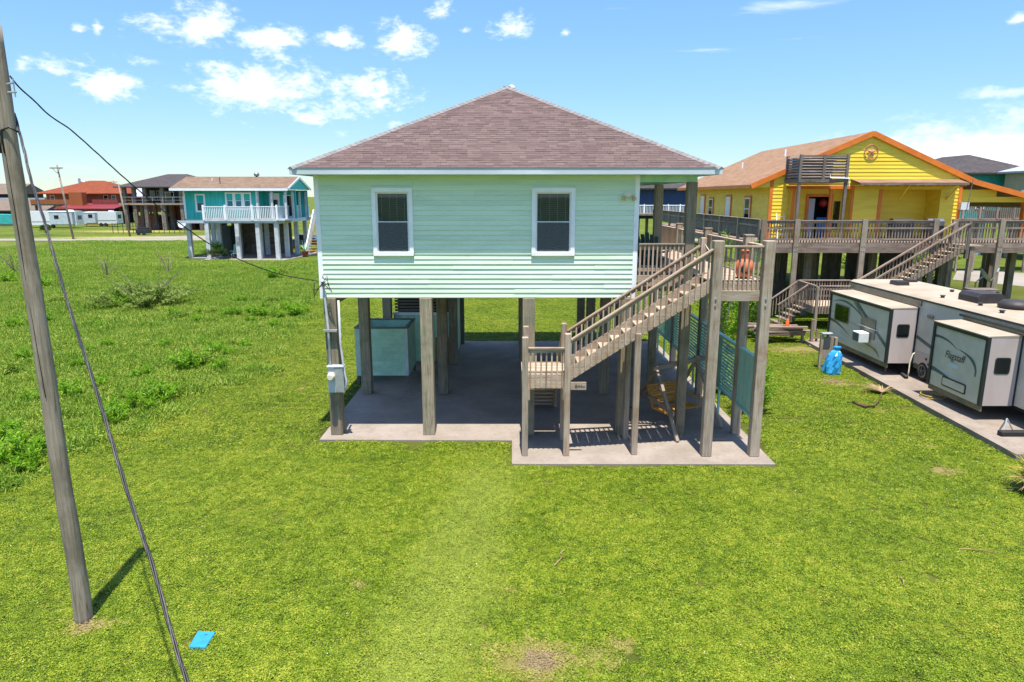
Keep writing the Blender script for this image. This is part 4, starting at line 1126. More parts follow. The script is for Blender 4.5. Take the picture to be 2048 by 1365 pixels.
tag(m.build(None, 'tarp_bundle', 'tarp_blue', smooth=False), 'blue plastic tarp tied round an upright bundle by the trailer pad', 'tarp bundle')
# lumber stack: each board a part
lu = thing('lumber_stack', 'heap of old grey boards stacked on low trestles behind the lawn', 'lumber', (12.1, 30.2, 0))
for i in range(16):
    z = .42 + (i // 5) * .09; yy = 29.6 + (i % 5) * .28
    a = random.uniform(-.12, .12); cx_ = 12.0 + random.uniform(-.25, .25)
    o = piece(lu, 'board', 'neighwood', (random.choice((1.9, 2.3)), .2, .07), (cx_, yy, z + .035), (random.uniform(-.03, .03), random.uniform(-.05, .05), a))
for (x, y) in ((11.3, 29.7), (11.3, 30.8), (12.9, 29.7), (12.9, 30.8)): bx(lu, 'leg', 'neighwood', (x - .05, y - .05, 0), (x + .05, y + .05, .42))
for y in (29.7, 30.8): bx(lu, 'bearer', 'neighwood', (11.2, y - .04, .34), (13.0, y + .04, .419))
bx(lu, 'stake', 'neighwood', (13.05, 29.2, 0), (13.17, 29.3, 1.15)); bx(lu, 'stake', 'neighwood', (13.32, 29.3, 0), (13.4, 29.36, .7)); bx(lu, 'long_board', 'neighwood', (13.17, 29.22, .3), (14.8, 29.28, .36))
pl_ = thing('plank_heap', 'loose sun bleached planks lying flat between lumber stack and trailer', 'planks', (13.9, 29.0, 0))
for i in range(7):
    piece(pl_, 'board', 'deckwood', (1.4 - .1 * i, .16, .04), (13.75 + random.uniform(-.3, .3), 28.4 + .22 * i, .03 + .025 * i), (0, 0, random.uniform(-.5, .3)))
plain('cone_orange', 'd9621e', 'c9581a', 4.0, .5)
cn = thing('traffic_cone', 'small orange traffic cone standing on the lumber stack', 'cone', (12.35, 30.1, .69))
m = MB(); m.lathe((12.35, 30.1, .73), [(.1, 0), (.09, .02), (.03, .3), (.02, .31)], 12); m.build(cn, 'cone_body', 'cone_orange', smooth=True); bx(cn, 'base', 'cone_orange', (12.22, 29.97, .695), (12.48, 30.23, .729))
# fallen palm frond
plain('dry_frond', '9a8160', '7d6547', 6.0, .8)
plain('frond_stem', '4a3324', '5d4430', 6.0, .8)
fr = thing('fallen_frond', 'dry fallen palm frond curled on the lawn by the trailer pad', 'palm frond', tuple(gp(1760, 800)))
sp = [gp(x, y, z) for (x, y, z) in ((1706, 803, .05), (1718, 810, .06), (1730, 813, .08), (1748, 812, .08), (1757, 803, .1), (1761, 793, .12), (1764, 785, .12))]
m = MB(); m.tube(sp, [.03, .06, .05, .025, .02, .02, .02], 8); m.build(fr, 'stem', 'frond_stem', smooth=True)
m = MB(); base = sp[-1]
for i in range(46):
    a = math.radians(random.uniform(15, 165)); l = random.uniform(.35, .85); d = Vector((math.cos(a), math.sin(a) * 1.15, random.uniform(-.05, .25))); s_ = Vector((-d.y, d.x, 0)).normalized() * .018
    e_ = base + d * l; e_.z = max(e_.z, .03) ; mid = base + d * l * .5 + Vector((0, 0, .05))
    m.add([base - s_ * .4, base + s_ * .4, mid + s_, mid - s_, e_], [(0, 1, 2, 3), (3, 2, 4)])
m.build(fr, 'leaflets', 'dry_frond')
# ------------------------------------------------------------------ yellow house
plain('yellow', 'efd342', 'e3c534', 1.4, .55, .06, 40, .02, stretch=(.3, 1, 2))
plain('orange', 'dc7a26', 'cf6e1f', 2.0, .55, .05, 40, .02)
plain('rust', 'cd8a66', 'b0704e', 7.0, .6)
shingle_mat('shingle_brown', ['7a604d', '876a54', '90745e', '80644e'], True)
plain('cushion_blue', '1f7fc4', '1a6fae', 5.0, .6)
plain('curtain', 'b9bec4', 'a3a8ae', 6.0, .8, 0, 30, .02, stretch=(4, 4, .3))
plain('red_thing', 'a3282c', '8e2226', 4.0, .5)
YY = 39.0
yh = thing('yellow_house', 'bright yellow raised house with orange trim and brown roof behind the trailer', 'house', (19.8, 47, 0))
WX0, WX1, RX, RZ, EZ = 14.4, 25.1, 19.78, 9.86, 7.02
slp = (RZ - EZ) / (RX - 13.3)
def zr(x): return RZ - abs(x - RX) * slp - .12       # underside of the roof over x
REC = [(15.4, 18.95, 4.06, 6.95), (20.6, 23.95, 4.06, 6.75)]
m = MB(); y0, y1 = YY, YY + .15
m.box((WX0, y0, 4.06), (REC[0][0], y1, 6.75)); m.box((REC[0][1], y0, 4.06), (REC[1][0], y1, 6.75)); m.box((REC[1][1], y0, 4.06), (WX1, y1, 6.75))
m.box((WX0, y0, 6.7501), (REC[0][0], y1, 6.95)); m.box((REC[0][1], y0, 6.7501), (WX1, y1, 6.95))
m.prism([(WX0, 6.951), (WX1, 6.951), (WX1, zr(WX1)), (RX, zr(RX)), (WX0, zr(WX0))], 'Y', y0, y1)
fw = m.build(yh, 'front_wall', 'yellow')
def clip(za, zb):
    zt = zb
    if zt <= zr(WX0): return (WX0 + .1, WX1 - .1)
    h = (RZ - .12 - zt) / slp; return (max(WX0 + .1, RX - h), min(WX1 - .1, RX + h))
siding(fw, 'yellow', WX0 + .1, WX1 - .1, 4.1, 9.7, .2, YY, REC, clip=clip, t=.03)
bx(yh, 'side_wall', 'yellow', (WX0, YY + .151, 4.06), (WX0 + .15, 55.0, 6.95)); sw_ = bx(yh, 'side_wall', 'yellow', (WX1 - .15, YY + .151, 4.06), (WX1, 55.0, 6.95))
siding(bpy.data.objects[yh.children[-2].name], 'yellow', YY + .15, 55.0, 4.1, 6.95, .2, WX0, axis='Y', t=.025)
bx(yh, 'back_wall', 'yellow', (WX0 + .151, 54.9, 4.06), (WX1 - .151, 55.0, 6.95)); bx(yh, 'floor', 'darkwood', (WX0, YY + .16, 3.7), (WX1, 55.0, 4.055))
# recesses
r0 = REC[0]; bx(yh, 'recess_wall', 'yellow', (r0[0] - .05, 39.9, 4.06), (16.95, 40.0, 6.95)); bx(yh, 'recess_wall', 'yellow', (18.25, 39.9, 4.06), (r0[1] + .05, 40.0, 6.95)); bx(yh, 'recess_wall', 'yellow', (16.951, 39.9, 6.35), (18.249, 40.0, 6.95))
for x in (r0[0] - .1, r0[1] + .0): bx(yh, 'recess_side', 'yellow', (x, YY + .151, 4.06), (x + .1, 39.899, 6.95))
bx(yh, 'recess_ceiling', 'yellow', (r0[0], YY + .16, 6.951), (r0[1], 39.9, 7.0)); bx(yh, 'dark_doorway_sheet', 'unlit_interior', (16.6, 41.2, 4.06), (18.8, 41.3, 6.6))  # last sheet is near-black, for the unlit room past the doorway
siding(bpy.data.objects[yh.children[-2].name], 'yellow', 15.5, 16.8, 4.1, 6.5, .2, 39.9, t=.025) if False else None
dr = MB(); dr.box((16.83, 39.84, 4.06), (16.99, 39.899, 6.5)); dr.box((18.2, 39.84, 4.06), (18.36, 39.899, 6.5)); dr.box((16.991, 39.84, 6.35), (18.199, 39.899, 6.5)); dro = dr.build(yh, 'door_frame', 'orange')
bx(dro, 'curtain', 'curtain', (17.0, 39.95, 4.08), (17.38, 40.0, 6.25)); bx(yh, 'header_beam', 'orange', (r0[0] - .1, YY - .04, 6.78), (r0[1], YY - .001, 6.95)); bx(yh, 'window_slit', 'dark_glass', (18.45, 39.86, 4.5), (18.8, 39.898, 6.1))
for x in (15.5, 17.55): bx(yh, 'alcove_post', 'orange', (x, 38.5, 4.07), (x + .14, 38.64, 6.77))
r1 = REC[1]; bx(yh, 'recess_wall', 'yellow', (r1[0] - .05, 40.4, 4.06), (r1[1] + .05, 40.5, 6.8)); rw = yh.children[-1]
siding(rw, 'yellow', r1[0], r1[1], 4.1, 6.75, .2, 40.4, t=.02)
for x in (r1[0] - .1, r1[1]): bx(yh, 'recess_side', 'yellow', (x, YY + .151, 4.06), (x + .1, 40.399, 6.75))
bx(yh, 'recess_ceiling', 'yellow', (r1[0], YY + .16, 6.751), (r1[1], 40.4, 6.8)); bx(yh, 'recess_trim', 'orange', (20.48, YY - .05, 4.07), (20.68, YY - .001, 6.75)); bx(yh, 'open_shutter', 'orange', (20.9, 40.3, 4.9), (21.2, 40.38, 6.5))
for x in (WX0 - .02, WX1 - .16): bx(yh, 'corner_board', 'orange', (x, YY - .045, 4.06), (x + .18, YY - .001, zr(x + .09) - .02))
bx(yh, 'corner_board', 'orange', (18.95, YY - .04, 4.06), (19.1, YY - .001, 6.94))
# roof
YR0, YR1 = 38.9, 56.0
m = MB(); t_ = .1
for (xe, ze) in ((13.3, EZ), (25.6, RZ - (25.6 - RX) * slp)):
    m.prism([(xe, ze - t_), (RX, RZ - t_), (RX, RZ), (xe, ze)] if xe < RX else [(RX, RZ - t_), (xe, ze - t_), (xe, ze), (RX, RZ)], 'Y', YR0, YR1)
yr = m.build(yh, 'roof', 'shingle_brown', (RX, YR0, EZ))
zk = RZ - (25.6 - RX) * slp
m = MB(); m.prism([(25.58, zk - .14), (31.5, zk - .14 - 5.9 * .25), (31.5, zk - .04 - 5.9 * .25), (25.58, zk - .04)], 'Y', YR0, YR1 - 2); m.build(yh, 'porch_roof', 'shingle_brown')
for p, q in (((13.28, YR0 - .03, EZ - .1), (RX + .01, YR0 - .03, RZ - .1)), ((RX - .01, YR0 - .032, RZ - .1), (25.75, YR0 - .032, zk - .16)), ((25.6, YR0 - .028, zk - .13), (31.5, YR0 - .028, zk - .15 - 5.9 * .25))):
    beam(yh, 'rake_board', 'orange', p, q, .05, .28)
m = MB(); m.prism([(13.32, EZ - .14), (WX0 - .03, EZ - .14), (WX0 - .03, zr(WX0))], 'Y', YY - .02, YY + .03); m.build(yh, 'eave_return', 'yellow')
bx(yh, 'eave_board', 'orange', (13.25, YR0, EZ - .2), (13.299, YR1, EZ - .01)); bx(yh, 'eave_soffit', 'yellow', (13.3, YR0 + .05, EZ - .16), (WX0 - .001, YR1, EZ - .14))
for (x, z) in ((16.2, 0), (17.6, 0)):
    for y in ((49.5, 45.5)[x > 17],): m = MB(); m.tube([(x, y, RZ - (RX - x) * slp - .02), (x, y, RZ - (RX - x) * slp + .42)], .06, 8); m.build(yr, 'vent_pipe', 'white_trim')
# star with ring
stt = MB(); pts = []; cz = 8.78; cx_ = 19.8
for k in range(10):
    a = PI / 2 + k * PI / 5; r = .3 if k % 2 == 0 else .12; pts.append((cx_ + r * math.cos(a), YY - .06, cz + r * math.sin(a)))
stt.add(pts + [(cx_, YY - .13, cz)], [(i, (i + 1) % 10, 10) for i in range(10)])
star = thing('barn_star', 'rust coloured metal star in a ring on the yellow gable', 'star ornament', (cx_, YY - .06, cz)); stt.build(star, 'star', 'rust')
m = MB(); m.tube([(cx_ + .38 * math.cos(2 * PI * i / 28), YY - .06, cz + .38 * math.sin(2 * PI * i / 28)) for i in range(29)], .02, 6, False); m.build(star, 'ring', 'rust')
# lean-to awning over the right recess
m = MB(); m.prism([(YY - .03, 7.32), (YY - .03, 7.24), (37.9, 7.02), (37.9, 7.10)], 'X', 18.85, 24.75); aw = m.build(yh, 'awning', 'shingle_brown'); bx(aw, 'awning_edge', 'neighwood', (18.85, 37.86, 6.98), (24.75, 37.899, 7.11))
for i in range(14): bx(aw, 'rafter', 'yellow', (19.0 + i * .43, 37.95, 6.93), (19.06 + i * .43, YY - .04, 7.0))
for x in (21.6, 24.3): beam(aw, 'brace', 'yellow', (x, YY - .05, 6.2), (x, 38.05, 6.95), .08, .08)
# slatted box on posts
sb = thing('slatted_box', 'grey louvred timber box on posts below the yellow gable', 'louvred box', (16.5, 37.8, 4.06))
BX0, BX1, BY0, BY1, BZ0, BZ1 = 15.2, 17.66, 37.0, 38.9, 7.3, 8.5
for (x, y) in ((BX0, BY0), ((BX0 + BX1) / 2, BY0), (BX1, BY0), (BX0, BY1 - .14)): bx(sb, 'post', 'darkwood', (x - .07, y, BZ0 - .1 if x > BX0 + .1 and x < BX1 - .1 or y > 38 else 4.07), (x + .07, y + .14, BZ1 + .03))
for i in range(8):
    z = BZ0 + .12 + i * .145
    for a, b_ in ((BX0 + .08, (BX0 + BX1) / 2 - .08), ((BX0 + BX1) / 2 + .08, BX1 - .08)): piece(sb, 'slat', 'neighwood', (b_ - a, .15, .022), ((a + b_) / 2, BY0 + .07, z), (math.radians(48), 0, 0))
    piece(sb, 'slat', 'neighwood', (.15, BY1 - BY0 - .3, .022), (BX0, (BY0 + BY1) / 2, z), (0, math.radians(-48), 0))
bx(sb, 'platform', 'darkwood', (BX0 - .08, BY0 - .03, BZ0 - .2), (BX1 + .08, BY1, BZ0 - .02)); bx(sb, 'top_rail', 'neighwood', (BX0 + .08, BY0 + .02, BZ1 - .06), (BX1 - .08, BY0 + .12, BZ1)); bx(sb, 'backing', 'unlit_interior', (BX0 + .15, BY1 - .4, BZ0), (BX1 - .1, BY1 - .3, BZ1 - .1))
m = MB(); m.tube([(16.75, BY0 - .06, 7.5), (16.75, BY0 - .06, 7.34), (17.75, BY0 - .06, 7.3), (17.8, BY0 - .06, 6.9)], .03, 8); m.build(sb, 'drain_pipe', 'white_trim')
# side-wall doors and windows
for (y, z0, z1, k) in ((42.4, 4.9, 6.3, 'w'), (46.2, 4.1, 6.35, 'd'), (50.2, 4.9, 6.2, 'w'), (52.4, 4.1, 6.4, 'd')):
    o = bx(yh, 'side_window' if k == 'w' else 'side_door', 'orange', (WX0 - .07, y - .62, z0 - .1), (WX0 - .031, y + .62, z1 + .12)); bx(o, 'inner_frame', 'vinyl', (WX0 - .085, y - .48, z0), (WX0 - .071, y + .48, z1))
    if k == 'w': bx(o, 'pane', 'dark_glass', (WX0 - .091, y - .38, z0 + .08), (WX0 - .086, y + .38, (z0 + z1) / 2)); bx(o, 'pane', 'dark_glass', (WX0 - .091, y - .38, (z0 + z1) / 2 + .06), (WX0 - .086, y + .38, z1 - .08))
# right porch
bx(yh, 'porch_beam', 'yellow', (25.15, 39.3, 6.05), (31.3, 39.45, 6.35)); bx(yh, 'porch_post', 'orange', (28.9, 39.22, 4.07), (29.2, 39.5, 6.049)); bx(yh, 'porch_gable', 'yellow', (25.15, 39.33, 6.351), (27.3, 39.43, 6.75))
for (x, y) in [(14.7, 39.4), (17.4, 39.6), (20.2, 39.6), (23.0, 39.6), (24.9, 39.4), (14.7, 44), (18.2, 44), (21.7, 44), (24.9, 44), (14.7, 49), (19.5, 49), (24.9, 49), (28.0, 40), (30.5, 44)]:
    bx(yh, 'piling', 'pilewood', (x - .17, y - .17, 0), (x + .17, y + .17, 3.69 if x < 26 else 3.5), 0)
for i in range(56):  # dark boards added to stand for the deep shade under the house
    if i in (9, 10, 22, 31, 32, 45): continue
    bx(yh, 'shade_board', 'darkwood', (15.4 + i * .15, 41.6, .02), (15.535 + i * .15, 41.63, 3.6))
lm = MB(); lm.lathe((24.35, 38.9, 6.28), [(.05, 0), (.08, .05), (.05, .12)], 10); lm.build(yh, 'wall_lamp', 'ac_white')
bx(yh, 'meter_box', 'ac_white', (25.0, 38.72, 5.65), (25.45, 38.94, 6.05)); m = MB(); m.tube([(24.85, 38.2, 4.06), (25.0, 38.0, 7.3)], .025, 6); m.build(yh, 'antenna_mast', 'alu')

# deck of the yellow house
yd = thing('neighbour_deck', 'long weathered timber deck with railing in front of the yellow house', 'deck', (19, 36.5, 0))
DY, DZ2 = 35.0, 4.06
bx(yd, 'deck_floor', 'neighwood', (12.7, DY + .05, DZ2 - .05), (32.0, YY - .05, DZ2)); bx(yd, 'deck_floor', 'neighwood', (12.7, YY - .049, DZ2 - .05), (WX0 - .05, 60, DZ2 - .001))
bx(yd, 'deck_fascia', 'neighwood', (12.6, DY - .02, 3.81), (21.75, DY + .049, 4.055)); bx(yd, 'deck_fascia', 'neighwood', (12.6, DY - .03, 3.56), (32, DY + .04, 3.805)); bx(yd, 'deck_fascia', 'neighwood', (23.1, DY - .02, 3.81), (32, DY + .049, 4.055)); bx(yd, 'deck_fascia', 'neighwood', (12.6, DY + .06, 3.6), (12.69, 60, 4.05))
PX = [12.72, 14.4, 17.8, 21.4, 22.35, 24.75, 28.0, 31.5]
for x in PX:
    o = bx(yd, 'post', 'postwood', (x - .13, DY - .16, 0 if x not in (12.72,) else 3.5), (x + .13, DY - .031, 5.26), 0)
    for dz in (3.68, 3.92):
        for dx in (-.06, .06): bx(o, 'bolt', 'galv', (x + dx - .025, DY - .18, dz - .025), (x + dx + .025, DY - .1605, dz + .025))
for a, b_ in zip(PX[:-1], PX[1:]):
    if (a, b_) == (21.4, 22.35): continue
    rl = bx(yd, 'rail', 'neighwood', (a + .131, DY - .1, 5.16), (b_ - .131, DY + .04, 5.2)); bx(yd, 'mid_rail', 'neighwood', (a + .131, DY - .05, 4.76), (b_ - .131, DY - .01, 4.85)); bx(yd, 'lower_rail', 'neighwood', (a + .131, DY - .05, 4.2), (b_ - .131, DY - .01, 4.29)); bx(yd, 'upper_rail', 'neighwood', (a + .131, DY - .05, 5.05), (b_ - .131, DY - .01, 5.159))
    n = int((b_ - a - .2) / .155)
    for i in range(n):
        x = a + .2 + (b_ - a - .4) * (i + .5) / n; bx(rl, 'baluster', 'neighwood', (x - .025, DY - .009, 4.06), (x + .025, DY + .03, 5.155))
y = DY + .1
while y < 59:
    bx(yd, 'side_post', 'postwood', (12.56, y, 0), (12.71, y + .15, 5.22))
    rl = bx(yd, 'side_rail', 'neighwood', (12.55, y + .151, 5.2), (12.75, y + 3.4, 5.24))
    for i in range(22): bx(rl, 'board', 'darkwood', (12.66, y + .16 + i * .147, 4.3), (12.69, y + .30 + i * .147, 5.19))
    bx(yd, 'cleat', 'neighwood', (12.61, y + .151, 4.85), (12.655, y + 3.4, 4.95)); y += 3.4
for (x, y) in ((16, 37), (19.5, 37), (23.2, 37), (27, 37), (30, 37)): bx(yd, 'piling', 'pilewood', (x - .15, y - .15, 0), (x + .15, y + .15, 4.0))
# flight of stairs and lower landing
ys = thing('neighbour_stairs', 'grey timber flight from the low landing up to the yellow house deck', 'staircase', (19, 34, 0))
LZ2 = 1.15
def sl2(x): return LZ2 + (x - 17.6) * (DZ2 - LZ2) / (22.2 - 17.6)
for yv in (33.55, 34.65):
    m = MB(); m.prism([(17.5, sl2(17.5) + .06), (22.1, sl2(22.1) + .06), (22.1, sl2(22.1) - .25), (17.5, sl2(17.5) - .25)], 'Y', yv - .03, yv + .03); m.build(ys, 'stringer', 'neighwood')
    hr = beam(ys, 'handrail', 'neighwood', (17.55, yv - .06, sl2(17.55) + 1.05), (22.2, yv - .06, sl2(22.2) + 1.05), .16, .06)
    for i in range(28):
        x = 17.65 + i * 4.45 / 27; bx(hr, 'baluster', 'neighwood', (x - .02, yv - .07, sl2(x) - .15), (x + .02, yv - .031, sl2(x) + 1.01))
for i in range(1, 16):
    x = 17.6 + i * 4.6 / 16; z = sl2(x); bx(ys, 'tread', 'deckwood', (x - .02, 33.581, z - .045), (x + .27, 34.619, z))
bx(ys, 'top_post', 'darkwood', (22.12, 33.45, 3.4), (22.27, 33.6, 5.2)); bx(ys, 'top_platform', 'neighwood', (22.15, 33.5, 3.98), (23.0, 34.85, 4.04)); bx(ys, 'platform_post', 'postwood', (22.4, 33.55, 0), (22.6, 33.75, 3.97)); bx(ys, 'platform_post', 'postwood', (20.3, 34.0, 0), (20.5, 34.2, 2.6))
bx(ys, 'landing', 'deckwood', (14.6, 32.6, LZ2 - .06), (17.58, 34.8, LZ2)); bx(ys, 'landing_fascia', 'neighwood', (14.6, 32.55, .82), (17.58, 32.599, LZ2 - .01)); bx(ys, 'landing_fascia', 'neighwood', (14.55, 32.6, .82), (14.599, 34.8, LZ2 - .01))
for (x, y) in ((14.65, 32.48), (17.4, 32.48), (14.6, 34.85), (17.4, 34.85)): bx(ys, 'post', 'postwood', (x - .06, y - .06, 0), (x + .06, y + .06, 2.15))
for yv, n in ((32.5, 19), (34.86, 19)):
    rl = bx(ys, 'landing_rail', 'neighwood', (14.72, yv - .07, 2.15), (17.34, yv + .07, 2.2)); bx(ys, 'landing_midrail', 'neighwood', (14.72, yv + .0, 1.66), (17.34, yv + .03, 1.75))
    for i in range(n): x = 14.8 + i * .138; bx(rl, 'baluster', 'neighwood', (x - .02, yv - .04, .85), (x + .02, yv - .001, 2.149))
rl = bx(ys, 'landing_rail', 'neighwood', (14.53, 32.55, 2.15), (14.67, 34.78, 2.2))
for i in range(14): y = 32.65 + i * .16; bx(rl, 'baluster', 'neighwood', (14.535, y - .02, .85), (14.57, y + .02, 2.149))
# short flight down from the landing towards the back left
for i in range(5): bx(ys, 'tread', 'neighwood', (13.2 + i * .27, 33.3, .18 + i * .19), (13.48 + i * .27, 34.5, .22 + i * .19))
for yv in (33.25, 34.55):
    hr = beam(ys, 'handrail', 'neighwood', (13.1, yv, 1.15), (14.5, yv, 2.15), .1, .05)
    for i in range(9): x = 13.2 + i * .155; bx(hr, 'baluster', 'neighwood', (x - .02, yv - .02, .2 + (x - 13.1) * .71), (x + .02, yv + .02, 1.12 + (x - 13.1) * .71))
# things on the deck
def grill(x, col, label, hood):
    t = thing('barbecue_grill', label, 'barbecue', (x, 36.8, DZ2))
    m = MB(); m.prism([(36.5, 4.85), (37.1, 4.85), (37.1, 5.05), (36.95, 5.22), (36.65, 5.22), (36.5, 5.1)], 'X', x - hood, x + hood); m.build(t, 'hood', col)
    bx(t, 'cart', 'rv_black', (x - hood, 36.52, 4.3), (x + hood, 37.08, 4.84))
    for s_ in (-1, 1): bx(t, 'leg', 'rv_black', (x + s_ * hood - .03, 36.55, 4.061), (x + s_ * hood + .03, 36.6, 4.299)); bx(t, 'side_shelf', col, (x + s_ * (hood + .18) - .17, 36.55, 4.82), (x + s_ * (hood + .18) + .17, 37.05, 4.86))
    return t
grill(20.7, 'rv_black', 'black covered barbecue grill left of the silver one on the neighbour deck', .55)
grill(22.4, 'alu', 'silver hooded barbecue grill on the neighbour deck', .42)
ld = thing('step_ladder', 'folded cream step ladder leaning on the yellow wall', 'ladder', (15.0, 38.5, DZ2))
for s_ in (-1, 1): beam(ld, 'rail', 'cream', (15.0 + s_ * .25, 38.3, DZ2), (15.0 + s_ * .2, 38.85, 5.45), .05, .03)
for i in range(5): bx(ld, 'step', 'cream', (14.78, 38.36 + i * .1, 4.3 + i * .24), (15.22, 38.44 + i * .1, 4.33 + i * .24))
bl = thing('air_mattress', 'bright blue inflatable pool float propped in the yellow doorway', 'pool float', (17.75, 39.75, DZ2))
for i in range(4): m = MB(); m.tube([(17.55 + i * .14, 39.72, 4.06), (17.55 + i * .14, 39.75, 4.6), (17.55 + i * .14, 39.8, 5.2)], [.05, .075, .06], 8); m.build(bl, 'tube', 'cushion_blue', smooth=True)
rb = MB(); rb.lathe((18.0, 40.3, 5.75), [(.05, 0), (.22, .1), (.27, .25), (.2, .4), (.05, .5)], 14); tag(rb.build(None, 'beach_ball', 'red_thing', smooth=True), 'round red float hanging inside the yellow doorway', 'float')
# satellite dish on a mast below the deck
dsh = thing('satellite_dish', 'white satellite dish on a mast under the right end of the neighbour deck', 'satellite dish', (23.6, 34.0, 0))
m = MB(); m.tube([(23.2, 34.0, 0), (23.2, 34.0, 2.2)], .04, 8); m.build(dsh, 'mast', 'alu')
m = MB(); n = 20; c0 = Vector((23.55, 33.9, 2.55)); nv = Vector((.78, -.25, .57)).normalized(); ua = Vector((0, 0, 1)).cross(nv).normalized(); ub = nv.cross(ua)
for r, dp in ((.0, .09), (.25, .06), (.46, 0)):
    for j in range(n): a = 2 * PI * j / n; m.v.append(tuple(c0 + (ua * math.cos(a) + ub * math.sin(a)) * r - nv * dp))
for i in range(2):
    for j in range(n): m.f.append((i * n + j, i * n + (j + 1) % n, (i + 1) * n + (j + 1) % n, (i + 1) * n + j))
m.build(dsh, 'reflector', 'ac_white', smooth=True)
m = MB(); m.tube([c0 - ub * .42, c0 + nv * .6 - ub * .1], .018, 6); m.build(dsh, 'feed_arm', 'alu'); m = MB(); m.tube([c0 + nv * .52 - ub * .14, c0 + nv * .66 - ub * .02], .04, 8); m.build(dsh, 'feed_horn', 'ac_white'); m = MB(); m.tube([(23.2, 34.0, 2.18), c0 - nv * .1], .035, 8); m.build(dsh, 'bracket', 'alu')
for (x, y, k) in ((25.9, 33.2, 'metal'), (26.9, 33.8, 'metal')): pass
# table frame of timber below the deck
tf = thing('timber_table', 'rough timber work table standing under the neighbour deck stairs', 'table', (22.4, 32.3, 0))
for x in (21.9, 23.0):
    for y in (32.1, 32.7): bx(tf, 'leg', 'darkwood', (x - .05, y - .05, 0), (x + .05, y + .05, 2.0 if y > 32.5 else 1.95))
bx(tf, 'top', 'darkwood', (21.8, 32.0, 2.001), (23.1, 32.8, 2.06))

# ------------------------------------------------------------------ houses farther back on the right
plain('tealw', '3aa8a4', '349a97', 1.2, .6, .05, 30, .0); plain('tanw', '9d9478', '948b70', 1.2, .7, 0, 30, 0); plain('navy', '1d3f66', '1a385b', 1.2, .7, 0, 30, 0); plain('metal_roof', 'a5abb0', '9aa0a6', 1.0, .5, 0, 30, 0)
shingle_mat('shingle_grey', ['3d3a3b', '4a4647', '454142', '524e4e'], True); shingle_mat('shingle_taupe', ['655a50', '73675c', '6c6056', '7a6f64'], True)
def hip(parent, name, mat, x0, x1, y0, y1, ze, zp, ridge=None, over=.0):
    h = min(x1 - x0, y1 - y0) / 2 if ridge is None else ridge
    m = MB(); cx_, cy = (x0 + x1) / 2, (y0 + y1) / 2
    if x1 - x0 >= y1 - y0: a, b_ = (x0 + h, cy, zp), (x1 - h, cy, zp)
    else: a, b_ = (cx_, y0 + h, zp), (cx_, y1 - h, zp)
    V = [(x0, y0, ze), (x1, y0, ze), (x1, y1, ze), (x0, y1, ze), a, b_] + [(x, y, ze - .18) for (x, y) in ((x0, y0), (x1, y0), (x1, y1), (x0, y1))]
    F = [(0, 6, 7, 1), (1, 7, 8, 2), (2, 8, 9, 3), (3, 9, 6, 0), (6, 9, 8, 7)]
    F += [(0, 1, 5, 4), (1, 2, 5), (2, 3, 4, 5), (3, 0, 4)] if x1 - x0 >= y1 - y0 else [(0, 1, 4), (1, 2, 5, 4), (2, 3, 5), (3, 0, 4, 5)]
    m.add(V, F); return m.build(parent, name, mat)
def far_window(parent, x0, x1, z0, z1, y, trim='white_trim'):
    o = bx(parent, 'window', trim, (x0, y - .06, z0), (x1, y - .001, z1)); bx(o, 'pane', 'dark_glass', (x0 + .12, y - .075, z0 + .12), (x1 - .12, y - .061, (z0 + z1) / 2 - .03)); bx(o, 'pane', 'dark_glass', (x0 + .12, y - .075, (z0 + z1) / 2 + .03), (x1 - .12, y - .061, z1 - .12)); return o
tr = thing('teal_house', 'teal house with charcoal hip roof behind the orange porch roof at right', 'house', (50, 80, 0))
bx(tr, 'wall', 'tealw', (47.6, 76, 3.5), (56, 90, 8.85)); hip(tr, 'roof', 'shingle_grey', 46.8, 57.5, 75.2, 91, 8.85, 11.0)
for x in (48, 51.8, 55.6):
    for y in (76.3, 83, 89.6): bx(tr, 'piling', 'white_trim', (x - .2, y - .2, 0), (x + .2, y + .2, 3.49))
far_window(tr, 48.6, 49.7, 5.0, 6.6, 76); far_window(tr, 50.6, 51.6, 5.0, 6.6, 76)
tn = thing('tan_house', 'tan walled house with white metal roof at the right picture edge', 'house', (58, 67, 0))
bx(tn, 'wall', 'tanw', (52.3, 60.5, 3.0), (64, 74.4, 8.75)); hip(tn, 'roof', 'metal_roof', 51.8, 64.5, 60, 75, 8.9, 11.4)
for x in (52.7, 56, 60, 63.6):
    for y in (61, 67, 73): bx(tn, 'piling', 'postwood', (x - .2, y - .2, 0), (x + .2, y + .2, 2.99))
bx(tn, 'deck', 'neighwood', (33.5, 58.5, 4.3), (44, 60.4, 4.5))
for i in range(8): bx(tn, 'deck_post', 'neighwood', (33.6 + i * 1.45, 58.5, 0), (33.75 + i * 1.45, 58.65, 5.6))
m = MB(); m.box((33.5, 58.5, 5.5), (44, 58.6, 5.58))
for i in range(60): m.box((33.6 + i * .172, 58.52, 4.5), (33.66 + i * .172, 58.58, 5.5))
m.build(tn, 'railing', 'neighwood'); bx(tn, 'deck', 'neighwood', (44.1, 58.6, 4.3), (52.2, 62, 4.49)); bx(tn, 'side_window', 'white_trim', (52.24, 70.5, 5.6), (52.299, 71.7, 7.0))
bh = thing('blue_house', 'navy blue house with grey roof seen between the porch posts', 'house', (20, 95, 0))
bx(bh, 'wall', 'navy', (15, 90, 3.5), (25, 102, 7.3)); hip(bh, 'roof', 'shingle_grey', 14.0, 26, 89, 103, 7.4, 10.2); bx(bh, 'deck', 'neighwood', (15, 87, 4.0), (24, 89.9, 4.25))
m = MB(); m.box((15, 87, 5.2), (24, 87.1, 5.3))
